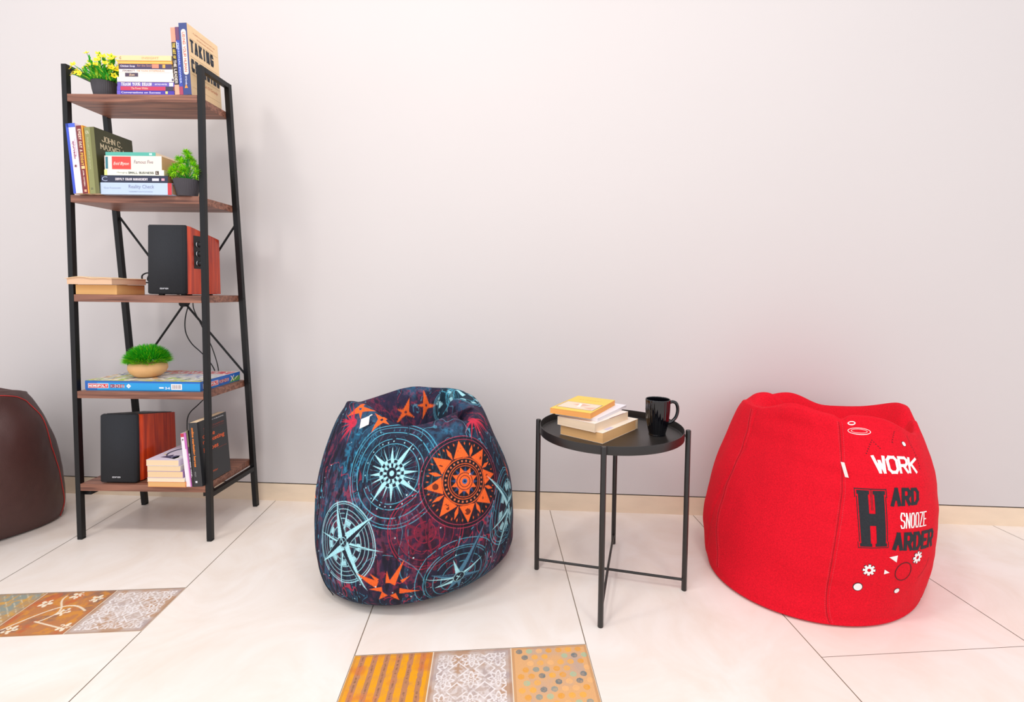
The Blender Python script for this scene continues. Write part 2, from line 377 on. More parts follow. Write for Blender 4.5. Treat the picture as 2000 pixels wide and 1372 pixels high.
# ---------------------------------------------------------------- ladder shelf
SA = math.radians(2.7); SO = Matrix.Translation((-1.768, 1.706, 0)) @ Matrix.Rotation(SA, 4, 'Z')
BZ = [1.616, 1.262, .907, .555, .211]
m_steel = mat('black_steel', '101012', rough=.42, noise=.1, spec=.35)
m_rub = mat('black_rubber', '161616', rough=.85)
m_walnut = wood('walnut_board', '5E382C', 'A26E58', scale=(1.4, 22, 30), rough=.42)
SW, SHT, LG = .498, 1.72, .018
rear = lambda z: .318-(z)*(.146/1.72)       # rear face y of the rear leg
shelf = thing('ladder_shelf', 'tall black steel ladder shelf with five walnut boards against the wall', 'shelf', SO)
for x0, in ((0,), (SW-LG,)):
    b = MB(); b.box(x0, x0+LG, 0, LG, .008, SHT-LG*.0, bev=.0012); l1 = b.build('leg', m_steel, shelf)
    b = MB(); b.box(x0-.0, x0+LG, 0, LG, 0, .008, bev=.002); b.build('rubber_foot', m_rub, l1)
    b = MB(); y0, y1 = rear(.008), rear(SHT-.001)
    b.hexa([(x0, y0-LG*1.02, .008), (x0+LG, y0-LG*1.02, .008), (x0+LG, y0, .008), (x0, y0, .008), (x0, y1-LG*1.02, SHT), (x0+LG, y1-LG*1.02, SHT), (x0+LG, y1, SHT), (x0, y1, SHT)])
    l2 = b.build('leg', m_steel, shelf)
    b = MB(); b.box(x0, x0+LG, rear(0)-LG-.001, rear(0), 0, .008, bev=.002); b.build('rubber_foot', m_rub, l2)
    b = MB(); b.box(x0, x0+LG, LG, y1-LG*1.02, SHT-LG, SHT, bev=.001); b.build('side_rail', m_steel, shelf)
    b = MB(); b.box(x0, x0+LG, LG, rear(.18)-LG-.001, .163, .181, bev=.001); b.build('side_rail', m_steel, shelf)
    for z in BZ[1:4]:
        b = MB(); b.M = Matrix.Translation((x0+LG if x0 else x0+LG, rear(z)-.009, z-.012)) @ Matrix.Rotation(PI/2, 4, 'Y'); b.lathe([(0, .0022), (.003, .0018), (.0038, 0)], 12); b.build('screw', m_steel, shelf, True)
for z in BZ:
    b = MB(); yb = rear(z)-.005 if z < 1.6 else rear(z)-.004
    b.box(LG+.0006, SW-LG-.0006, .0, yb, z-.026, z, bev=.0012); b.build('shelf_board', m_walnut, shelf)
for x0, x1 in ((LG, LG+.022), (SW-LG-.022, SW-LG)):
    b = MB(); b.box(x0, x1, .02, .05, .163, .1845); b.build('board_bracket', m_steel, shelf)
zc = .871
for za, xa in ((1.213, LG), (1.19, SW-LG)):
    xo = SW-xa; b = MB()
    pts = [(xa, rear(za)-.004, za), (xa+(.249-xa)*.5, rear((za+zc)/2)-.004, (za+zc)/2), (.249, rear(zc)-.004+(.004 if xa < .2 else -.001), zc), (xo, rear(.56)-.004, .575)]
    b.tube(pts, .0042, 8); b.build('cross_brace', m_steel, shelf, True)
b = MB(); b.M = Matrix.Translation((.249, rear(zc)-.02, zc)) @ Matrix.Rotation(-PI/2, 4, 'X'); b.lathe([(0, 0), (.013, 0), (.013, .022), (0, .022)], 16); b.build('brace_disc', m_steel, shelf, True)

# ---------------------------------------------------------------- books
PAGE = 'E9CFAE'
def paper(h):
    return mat('pages_'+h, h, rough=.85, noise=.14, nscale=3, stretch=(2, 2, 420))
def cov(h): return mat('cover_'+h, h, rough=.38, noise=.03)
def book(label, M, L, D, Th, cover, page=PAGE, hard=0, spine=None, front=None, group=None, name='book', wav=0):
    o = thing(name, label, 'book', M, group)
    t = .0024 if hard else .0007; ins = .003 if hard else .0006
    b = MB(); b.box(0, L, t*.5, D, 0, t, 0); b.box(0, L, t*.5, D, Th-t, Th, 1); b.box(0, L, 0, t, 0, Th, 2)
    if wav:
        b.v = [(x, y, z+wav*math.sin(x*22+1)*(1 if z > Th*.5 else 0)*.0) for x, y, z in b.v]
    b.build('cover', [cov(cover), cov(front or cover), cov(spine or cover)], o)
    b = MB(); b.box(ins, L-ins, t, D-ins, t, Th-t); b.build('pages', paper(page), o)
    return o
def flat(label, x, y, z, L, D, Th, cover, rz=0, **k):       # spine towards the room, lying on a board
    return book(label, SO @ T(x, y, z, rz), L, D, Th, cover, **k)
UP = Matrix(((0, 0, 1, 0), (0, 1, 0, 0), (-1, 0, 0, 0), (0, 0, 0, 1)))
def upright(label, x, y, z, L, D, Th, cover, lean=0, rz=0, **k):
    M = SO @ T(x, y, z, rz) @ Matrix.Rotation(-lean, 4, 'Y') @ Matrix.Translation((0, 0, L)) @ UP
    return book(label, M, L, D, Th, cover, **k)
E_ = -.0004
def spine_font(o, txt, x, z, w, h, col, **k): return font_text(o, txt, cov(col), face((x, E_, z), (1, 0, 0), (0, 0, 1)), w, h, **k)
def spine_block(o, txt, x, z, w, h, t, col, serif=0): return block_text(o, txt, cov(col), face((x, E_, z), (1, 0, 0), (0, 0, 1)), w, h, t, serif)
def spine_patch(o, x0, x1, z0, z1, col, name='colour_band'):
    b = MB(); b.box(x0, x1, E_*.8, .0002, z0, z1); return b.build(name, cov(col), o)
def front_at(Th, L, u, v):   # upright front cover: u across from the spine, v up from the foot
    return face((L-v, u, Th+.0003), (0, 1, 0), (-1, 0, 0))
G1 = 'books lying in the stack on the top board'
zt = BZ[0]; x0 = .200
def st(lbl, y1, y0, xa, xb, cover, dep=.125, **k):
    za = BZ[0]+(186.5-y1)*.00179; zb = BZ[0]+(186.5-y0)*.00179; za = max(za, BZ[0])
    return flat(lbl, xa, random.uniform(.0, .003), za, xb-xa, dep, zb-za-.0003, cover, group=G1, **k), zb-za-.0003
o, h = st('blue violet paperback lying lowest in the top board stack', 186.5, 178.8, .196, .399, '4A3AA6')
spine_font(o, 'Conversations on Success', .015, h*.25, .14, h*.5, 'DDD6F2', bold=.02); spine_patch(o, .172, .18, h*.2, h*.85, 'E6DF7C')
spine_patch(o, .0, .012, 0, h, '6D5CC8')
o, h = st('thin crimson paperback second from the bottom of the top board stack', 178.8, 170.9, .197, .398, 'C23A5C'); spine_font(o, 'The Power Within', .05, h*.25, .06, h*.55, 'F6B8A8', bold=.02)
spine_patch(o, .172, .2, 0, h, '3E3A4E'); spine_patch(o, 0, .012, 0, h, '6A58B8')
o, h = st('purple paperback reading TRAIN YOUR BRAIN in the top board stack', 170.9, 162.2, .197, .399, '6E5DB4')
spine_block(o, 'TRAIN YOUR BRAIN', .014, h*.12, .108, h*.76, .0021, 'F2ECF4'); spine_font(o, 'ARTHUR WINTER', .133, h*.3, .044, h*.38, 'E9E2F4', bold=.02); spine_patch(o, .184, .198, h*.1, h*.9, 'E8E2F0')
o, h = st('plain cream paperback above the purple book in the top stack', 162.2, 152.9, .198, .399, 'F4E6D4'); spine_patch(o, .194, .2, h*.2, h*.7, '5A5070')
o, h = st('cream paperback with a dark title block on its spine in the top stack', 152.9, 144.3, .204, .396, 'F3E4D6'); spine_patch(o, .022, .068, h*.1, h*.95, '4E3F52'); spine_font(o, 'Zen', .036, h*.3, .02, h*.45, 'E9C9A8', bold=.02)
o, h = st('white paperback with small orange lettering in the top board stack', 144.3, 137.4, .205, .395, 'F6EAE2'); spine_font(o, 'STEVE MARIOTTI', .012, h*.25, .045, h*.5, '6D5A66', bold=.01); spine_font(o, 'THE YOUNG ENTREPRENEURS', .062, h*.25, .1, h*.5, 'E59A6E', bold=.01)
o, h = st('dark purple paperback with a colourful spine end in the top stack', 137.4, 127.6, .205, .392, '4C3F5E'); spine_font(o, 'Chicken Soup', .006, h*.25, .052, h*.5, 'E6DCEC', bold=.02); spine_font(o, 'for the Soul', .066, h*.45, .05, h*.4, 'D9A08C'); spine_patch(o, .118, .142, h*.15, h*.95, 'D98A70'); spine_patch(o, .155, .165, h*.2, h*.9, 'D8A94E')
o, h = st('orange yellow paperback second from the top of the top board stack', 127.6, 121.4, .2, .394, 'EDA23C', front='3E342E', page='F0C890'); spine_patch(o, 0, .19, h*.2, h*.7, 'F4BC62')
o, h = st('cream orange paperback on the very top of the top board stack', 121.4, 111.4, .203, .392, 'F3CF9E', front='D9703A'); spine_font(o, 'INSIGHT', .085, h*.3, .06, h*.42, 'DDAA78'); spine_font(o, 'C', .006, h*.25, .006, h*.5, '8A6A4C', bold=.02)

GU = 'books standing at the right of the top board'
o = upright('thin pink and black book standing against the lying stack on top board', .403, 0, BZ[0], .231, .13, .0158, '2B2026', lean=.052, group=GU)
spine_patch(o, 0, .05, 0, .0158, 'E9967E'); spine_patch(o, .197, .231, 0, .0158, 'E8A488')
spine_block(o, 'THE ART OF', .053, .003, .055, .0095, .0018, 'E8C95A'); spine_block(o, 'THE LEADER', .112, .003, .08, .0095, .0018, 'EFE2D6')
o = upright('slim blue and violet book standing between the pink and navy books', .4195, 0, BZ[0], .233, .13, .0125, '3B4BA6', lean=.052, group=GU)
spine_patch(o, 0, .045, 0, .0125, '6A3E66'); spine_patch(o, .205, .233, 0, .0125, 'A8405C'); spine_font(o, 'PERSONAL POWER', .055, .004, .14, .006, 'B9C8F2', bold=.02); spine_patch(o, .05, .075, .0, .003, 'D8DCF8')
TCH = .0285; LCH = .247
o = upright('thick book with navy spine and cream cover beginning TAKING on the top board', .4325, 0, BZ[0], LCH, .17, TCH, '36457E', lean=.052, front='F0CFA0', page='E8D2B4', group=GU)
b = MB(); pl = []
for k in range(9): pl.append((.03+.0085*math.cos(PI/2+PI*k/8), .0155+.0085*math.sin(PI/2+PI*k/8)))
for k in range(9): pl.append((.17+.0085*math.cos(-PI/2+PI*k/8), .0155+.0085*math.sin(-PI/2+PI*k/8)))
pl = [(x, y) for x, y in pl]
b.add([(x, E_*.8, z) for x, z in pl], [tuple(range(len(pl)))[::-1]]); b.build('title_panel', cov('F2DDD0'), o)
spine_block(o, 'USING YOUR HUMAN', .032, .0105, .136, .0095, .0016, 'D0705E')
spine_font(o, "O'Grady", .183, .009, .03, .008, 'D8D8EC', bold=.02)
b = MB(); b.add([(.224, E_, .006), (.224, E_, .018), (.210, E_, .012)], [(0, 1, 2)]); b.build('emblem', cov('F0953A'), o)
def ftext(o, Th, L, txt, u, v, w, h, t, col, serif=.003): return block_text(o, txt, cov(col), front_at(Th, L, u, v), w, h, t, serif)
ftext(o, TCH, LCH, 'TAKING', .010, .152, .128, .045, .0085, '1E2A3A')
ftext(o, TCH, LCH, 'CHANGING', .010, .084, .155, .046, .0078, '1E2A3A')
font_text(o, 'A guide to planning your own way', cov('C97A5A'), front_at(TCH, LCH, .03, .222), .12, .007); font_text(o, 'forward at work and at home', cov('C97A5A'), front_at(TCH, LCH, .05, .210), .09, .006)
font_text(o, "Paul O'Grady", cov('C2674A'), front_at(TCH, LCH, .06, .05), .09, .014)
for v in (.2, .137, .075, .03): 
    b = MB(); b.M = front_at(TCH, LCH, .008, v); b.box(0, .155, 0, .0006, 0, .0002); b.build('rule_line', cov('B08A66'), o)

# second board, standing books
G2 = 'books standing at the left of the second board'; YB = -.024
L1 = .243; o = upright('white paperback with a blue spine edge nearest the left post, second board', .053, YB, BZ[1], L1, .15, .032, 'F4E2EC', lean=.085, group=G2, hard=0)
spine_patch(o, 0, L1, 0, .009, '3B55C8'); spine_patch(o, 0, .014, 0, .032, '4C66D2'); spine_font(o, 'ayurvedic', .062, .0145, .062, .010, '8A3A5E', bold=.02); spine_font(o, 'healing techniques', .055, .024, .06, .004, 'C77A9A', bold=.01)
b = MB(); b.M = face((.148, E_, .019), (1, 0, 0), (0, 0, 1)); 
for k in range(8):
    a = k*PI/4; d = Vector((math.cos(a), math.sin(a), 0)); n_ = Vector((-d.y, d.x, 0)); b.add([n_*.0012, d*.008, -n_*.0012], [(0, 1, 2)])
b.build('emblem', cov('6A2A2A'), o)
L2 = .236; o = upright('maroon paperback reading EVERY DAY A FRIDAY with an orange edge', .0865, YB, BZ[1], L2, .14, .0235, '7C2A2C', lean=.075, group=G2, front='F0A02E')
spine_patch(o, 0, L2, .0185, .0235, 'F0A030'); spine_block(o, 'EVERY DAY A', .012, .005, .078, .010, .0021, 'F2D9C4'); spine_block(o, 'FRIDAY', .094, .005, .044, .010, .0021, 'F2C25A')
spine_font(o, 'JOEL OSTEEN', .155, .006, .055, .006, 'EBD2C4', bold=.03); spine_patch(o, .14, .15, .004, .016, 'F2C890'); spine_patch(o, .222, .23, .006, .014, 'D8A888')
L3, T3 = .231, .034; o = upright('olive green book with a dark green cover standing beside the lying stack', .1115, YB, BZ[1], L3, .165, T3, '6B6A3C', lean=.062, group=G2, front='3A3B22', hard=0)
spine_patch(o, 0, L3, .0, .02, '8A8C58'); spine_block(o, '15', .012, .004, .012, .010, .0012, 'E6DFC0'); spine_font(o, 'INVALUABLE LAWS OF GROWTH', .035, .006, .11, .007, 'B8B88A', bold=.01); spine_patch(o, .21, .217, .006, .013, 'E6E6C8')
ftext(o, T3, L3, 'JOHN C.', .028, .188, .088, .021, .0026, 'D9C9A8', .002); ftext(o, T3, L3, 'MAXWELL', .02, .160, .112, .021, .0028, 'D9C9A8', .002); ftext(o, T3, L3, 'INVALUABLE', .028, .10, .10, .012, .0016, 'C9B98E', .001); ftext(o, T3, L3, 'LAWS', .028, .055, .1, .03, .003, 'D9C9A8', .002)
# second board, lying stack
G3 = 'books lying in the stack on the second board'
o = flat('thick pale blue hardback reading Reality Check lying lowest on second board', .145, -.02, BZ[1], .252, .15, .041, 'B9CBE2', group=G3, hard=1, page='C9A27C')
spine_patch(o, .238, .252, 0, .041, 'C8343E'); spine_font(o, 'Reality Check', .1, .018, .09, .016, '8C93B4'); spine_font(o, 'Guy Kawasaki', .012, .018, .06, .008, 'A8B4CC'); spine_font(o, 'THE IRREVERENT GUIDE TO OUTSMARTING', .1, .008, .085, .004, '9AA4C0')
o = flat('dark navy book reading SUPPLY CHAIN MANAGEMENT in second board stack', .145, -.018, BZ[1]+.0413, .238, .145, .0255, '272C44', group=G3, hard=0, page='9C6A48')
spine_block(o, 'SUPPLY CHAIN MANAGEMENT', .052, .008, .115, .0085, .0017, 'E8E2EA'); spine_patch(o, .182, .206, .007, .016, 'DAD6E6'); spine_patch(o, .215, .226, .008, .016, 'E0A0B0'); spine_font(o, 'C', .004, .005, .02, .016, 'A8B4D0')
o = flat('white paperback reading SMALL BUSINESS in the second board stack', .157, -.016, BZ[1]+.0671, .211, .145, .0195, 'F2F0DC', group=G3, page='D9BE9C')
spine_block(o, 'SMALL BUSINESS', .085, .006, .09, .0075, .0013, '5E6468'); spine_font(o, 'Managing', .045, .006, .036, .007, '8A9094'); spine_patch(o, .181, .193, .003, .016, '4A3C36'); spine_font(o, 'L', .185, .006, .004, .007, 'F0E8E0', bold=.03); spine_patch(o, 0, .01, 0, .0195, 'DDE08C')
o = flat('thick white paperback with a red spine block in the second board stack', .158, -.015, BZ[1]+.0869, .202, .15, .0485, 'F6E0D4', group=G3, page='C99A70')
spine_patch(o, .026, .093, .002, .046, 'E2463E'); spine_patch(o, .003, .012, .003, .045, '3A7C88'); font_text(o, 'Enid Blyton', cov('F8E4D8'), face((.032, -.0008, .013), (1, 0, 0), (0, 0, 1)), .055, .014, bold=.01, shear=.3); spine_font(o, 'Famous Five', .104, .022, .068, .012, '7A8088', shear=.2)
o = flat('thin teal paperback lying on the very top of the second board stack', .161, -.014, BZ[1]+.1357, .177, .145, .013, '58B0A0', group=G3, page='E8D2B8', front='EFE6DA'); spine_patch(o, .155, .165, .003, .01, 'BFE8E0')

# third board, two weathered books
o = flat('thick tan paperback with its pages outward lying on the third board', .0235+.15, .13, BZ[2], .15, .128, .036, '7A4A30', rz=PI, page='E2B070', group='weathered books on the third board')
def wavy_book():
    M = SO @ T(.022+.16, .125, BZ[2]+.0363, PI-.02)
    o = thing('book', 'thin dog-eared paperback with wavy pages resting on the thick tan one', 'book', M, 'weathered books on the third board')
    def slab(z0, z1, nm, m, L, D, off=0):
        n = 26; vs = []; fs = []
        for i in range(n):
            x = off+L*i/(n-1); wv = .0055*math.exp(-((x-.10)/.035)**2)+.002*math.sin(x*60)
            for (y, z) in ((off, z0), (off+D, z0), (off+D, z1), (off, z1)): vs.append((x, y, z+wv*(z/.022)+.0005))
        for i in range(n-1):
            a = i*4; c = a+4
            for k in range(4): fs.append((a+k, a+(k+1) % 4, c+(k+1) % 4, c+k))
        fs += [(0, 3, 2, 1), (4*n-4, 4*n-3, 4*n-2, 4*n-1)]
        b = MB(); b.add(vs, fs); b.build(nm, m, o)
    slab(0, .0205, 'pages', paper('DDB898'), .163, .15); slab(.0205, .0222, 'cover', cov('EBC89A'), .17, .156, -.002)
    b = MB(); b.box(.0, .165, -.001, .0, .001, .02); b.build('spine', cov('B98A60'), o)
wavy_book()

# fifth board, lying stack with pages outward
G5 = 'books lying in the stack on the lowest board'
BT = [949, 938.3, 930, 916.5, 905.3, 893]; RX = [.424, .420, .414, .405, .398]; WD5 = [.138, .136, .13, .122, .119]
CC = ['E8893A', 'F0EAE0', 'B08AC0', 'D8D2CC', 'E4D9EC']; PG = ['E0AE72', 'F0DCC0', 'EACBA0', 'EBCFA6', 'EED2AC']
LB = ['paperback with an orange spine lying lowest in the lowest board stack', 'white paperback second from the bottom in the lowest board stack', 'lilac spined thick paperback in the middle of lowest board stack', 'paperback with a grey spine just under the headphone cover', 'paperback with headphones drawn on its lilac cover on the lowest board']
for i in range(5):
    za = BZ[4]+(949-BT[i])*.00176; zb = BZ[4]+(949-BT[i+1])*.00176
    o = book(LB[i], SO @ T(RX[i]-.004, -.018+.001*i, za, PI/2), .185 if i < 4 else .178, WD5[i], zb-za-.0004, CC[i], page=PG[i], group=G5, front='E6DDEE' if i == 4 else None)
    if i == 0: spine_patch(o, .01, .04, .001, .012, 'F6C04A')
Th5 = zb-za-.0004
b = MB(); b.M = Matrix.Translation((.085, .055, Th5+.001)); b.tube([(.05*math.cos(t), .036*math.sin(t), 0) for t in [k*PI/10 for k in range(-2, 13)]], .0022, 6); b.build('headphone_drawing', cov('4A4660'), o)
b = MB(); zz = Th5+.0004
for pts in ([(.03, .09), (.06, .06), (.02, .045)], [(.02, .05), (.055, .035), (.03, .02), (.012, .025)]): b.add([(x, y, zz) for x, y in pts], [tuple(range(len(pts)))])
b.build('figure_drawing', cov('4C4668'), o)
b = MB(); b.add([(x, y, zz) for x, y in [(.01, .045), (.045, .03), (.04, .01), (.008, .012)]], [(0, 1, 2, 3)]); b.build('figure_drawing', cov('FBF6F4'), o)
b = MB(); b.add([(x, y, zz) for x, y in [(.06, .1), (.07, .09), (.055, .085)]], [(0, 1, 2)]); b.build('figure_drawing', cov('E8D86A'), o)
# fifth board, standing books
G6 = 'books standing at the right of the lowest board'
o = upright('white paperback with a red top standing left on the lowest board', .4205, -.014, BZ[4], .197, .13, .0115, 'F2E8EE', lean=.092, group=G6, page='F0DCC0')
spine_patch(o, 0, .013, 0, .0115, 'C0384C'); spine_font(o, 'R', .02, .003, .008, .006, '5A4A5A', bold=.03)
o = upright('slim magenta and white paperback between white and olive ones', .4325, -.014, BZ[4], .2, .13, .008, 'C46AB4', lean=.092, group=G6); spine_patch(o, .06, .2, 0, .0035, 'F2DCEE')
o = upright('thin olive black book with white vertical lettering on the lowest board', .4412, -.013, BZ[4], .208, .135, .0055, '2E2A26', lean=.088, group=G6); spine_patch(o, 0, .06, 0, .0055, '6E6A4A'); spine_block(o, 'BUSINESS MODEL', .085, .001, .09, .0036, .0008, 'EDE6EE')
L6, T6 = .236, .031; o = upright('thick black online marketing book standing by the right post of lowest board', .4475, -.013, BZ[4], L6, .168, T6, '2C2D30', lean=.066, group=G6, page='EBCFAA')
spine_font(o, 'online marketing heroes', .018, .006, .145, .011, 'F0862E', bold=.03); spine_patch(o, .215, .222, .007, .014, 'D8D8DC'); spine_font(o, 'WILEY', .18, .007, .02, .005, 'A8A8A8')
def fnt(txt, u, v, w, h, col, bold=.0): return font_text(o, txt, cov(col), front_at(T6, L6, u, v), w, h, bold=bold)
fnt('online', .022, .168, .07, .018, 'F0652E', .02); fnt('marketing', .022, .143, .125, .021, 'F0652E', .02); fnt('heroes', .022, .116, .085, .018, 'F0652E', .02)
fnt('interviews with 25 successful online', .03, .202, .12, .006, 'B0483A'); fnt('marketing gurus and their stories of success', .03, .193, .12, .005, '8A3A38'); fnt('Michael Miller', .022, .03, .07, .007, 'F0652E'); fnt('WILEY PUBLISHING', .06, .224, .09, .004, 'E8E8EC', .01)
fnt('the stories behind the campaigns', .1, .109, .055, .004, 'C0503A')

# ---------------------------------------------------------------- speakers
m_cherry = wood('cherry_veneer', 'A0200A', 'DC4A18', scale=(20, 20, 1.3), rough=.28, coat=.3)
m_grille = mat('black_grille_cloth', '25272C', rough=.9, noise=.25, nscale=500, bump=.6, bscale=900)
m_box = mat('black_vinyl', '17181A', rough=.5, noise=.1)
def speaker(M, label, panel=False):
    o = thing('bookshelf_speaker', label, 'speaker', M, 'bookshelf speakers on the ladder shelf')
    W_, D_, H_ = .137, .205, .256; HB = .222
    b = MB(); b.hexa([(.013, .022, .004), (W_-.013, .022, .004), (W_-.013, D_, .004), (.013, D_, .004), (.013, .026, H_), (W_-.013, .026, H_), (W_-.013, D_-.004, HB), (.013, D_-.004, HB)])
    for x in (.02, W_-.035):
        for y in (.03, D_-.03): b.box(x, x+.015, y, y+.012, 0, .005)
    b.build('cabinet', m_box, o)
    for sgn, xi, xo in ((-1, .0128, 0), (1, W_-.0128, W_)):
        b = MB(); xm = xo-sgn*.002
        def ring(z, dy): return [(xi, .022+dy, z), (xm-sgn*.005, .022+dy, z), (xo, .034+dy, z), (xo, D_-dy, z), (xi, D_-dy, z)]
        lo, hi = ring(.005, 0), [(x, y, H_-.002-(y-.026)/(D_-.03)*(H_-HB)) for x, y, z in ring(H_-.002, .004)]
        b.add(lo+hi, [(0, 1, 2, 3, 4), (9, 8, 7, 6, 5)]+[(i, i+5, (i+1) % 5+5, (i+1) % 5) for i in range(5)])
        me = b.build('side_panel', m_cherry, o); bm = bmesh.new(); bm.from_mesh(me.data); bmesh.ops.recalc_face_normals(bm, faces=bm.faces); bm.to_mesh(me.data); bm.free()
    b = MB(); g0 = [(.002, 0, .006), (W_-.004, 0, .006), (W_-.001, .0215, .004), (.001, .0215, .004), (.004, .006, H_-.002), (W_-.006, .006, H_-.002), (W_-.002, .0255, H_), (.002, .0255, H_)]
    b.hexa(g0); g = b.build('grille', m_grille, o)
    bm = bmesh.new(); bm.from_mesh(g.data); bmesh.ops.bevel(bm, geom=bm.edges[:], offset=.003, segments=3, affect='EDGES'); bm.to_mesh(g.data); bm.free(); g.data.shade_smooth()
    block_text(g, 'EDIFIER', mat('silver_logo', 'D8D8DC', rough=.3, metal=.3), face((.048, .0003, .0225), (1, 0, 0), (0, .024, 1)), .03, .005, .0009, name='logo', thick=.0006)
    if panel:
        b = MB(); b.box(W_-.001, W_+.0015, .052, .095, .10, .222, bev=.001); cp = b.build('control_panel', m_box, o)
        for z in (.19, .155, .12):
            b = MB(); b.M = Matrix.Translation((W_+.0013, .074, z)) @ Matrix.Rotation(PI/2, 4, 'Y'); b.lathe([(.011, 0), (.011, .002), (.009, .003), (.009, .012), (.008, .0135), (0, .0138)], 24); k = b.build('knob', m_box, cp, True)
            b = MB(); b.M = Matrix.Translation((W_+.0013, .074, z)) @ Matrix.Rotation(PI/2, 4, 'Y'); b.lathe([(.0115, .0), (.0125, .0015), (.0115, .003)], 24); b.build('knob_ring', mat('chrome', 'C8C8CC', rough=.2, metal=1), cp, True)
    return o
speaker(SO @ T(.2805, .004, BZ[2], 0), 'black grilled speaker with cherry side and knobs on the middle board', True)
speaker(SO @ T(.0865, .004, BZ[4], 0), 'black grilled speaker with plain cherry side on the lowest board')
m_cable = mat('black_cable', '141416', rough=.5)
def smooth_pts(pts, n=8):
    a = crom(np.array(pts, float), n); return [tuple(p) for p in a]
b = MB(); b.M = SO
lp = [(.150, .212, .985), (.132, .20, .993), (.118, .19, .982), (.120, .19, .962), (.136, .19, .954), (.160, .20, .962), (.150, .215, .984), (.130, .212, .985), (.128, .205, .965), (.150, .205, .953), (.20, .212, .945), (.30, .216, .94)]
b.tube(smooth_pts(lp, 6), .0028, 8)
tag(b.build('speaker_cable', m_cable, None, True), 'coiled black cable showing left of the speaker on the middle board', 'cable')
b = MB(); b.M = SO
b.tube(smooth_pts([(.26, .262, .885), (.247, .262, .856), (.234, .262, .804), (.234, .264, .751), (.254, .268, .705), (.289, .274, .667), (.318, .28, .63), (.338, .284, .59), (.342, .286, .55), (.330, .286, .51), (.298, .283, .475), (.266, .28, .442), (.236, .28, .414), (.229, .27, .388), (.232, .262, .35), (.24, .25, .31), (.236, .232, .27), (.215, .212, .262)], 6), .0022, 8)
tag(b.build('speaker_cable', m_cable, None, True), 'black cable hanging in a curve from middle board down to the lowest speaker', 'cable')
b = MB(); b.M = SO
b.tube(smooth_pts([(.262, .27, .885), (.266, .27, .846), (.29, .272, .79), (.31, .276, .741), (.334, .28, .68), (.352, .286, .6), (.345, .288, .56)], 6), .002, 8)
tag(b.build('speaker_cable', m_cable, None, True), 'straighter black cable dropping behind the right post below the middle board', 'cable')
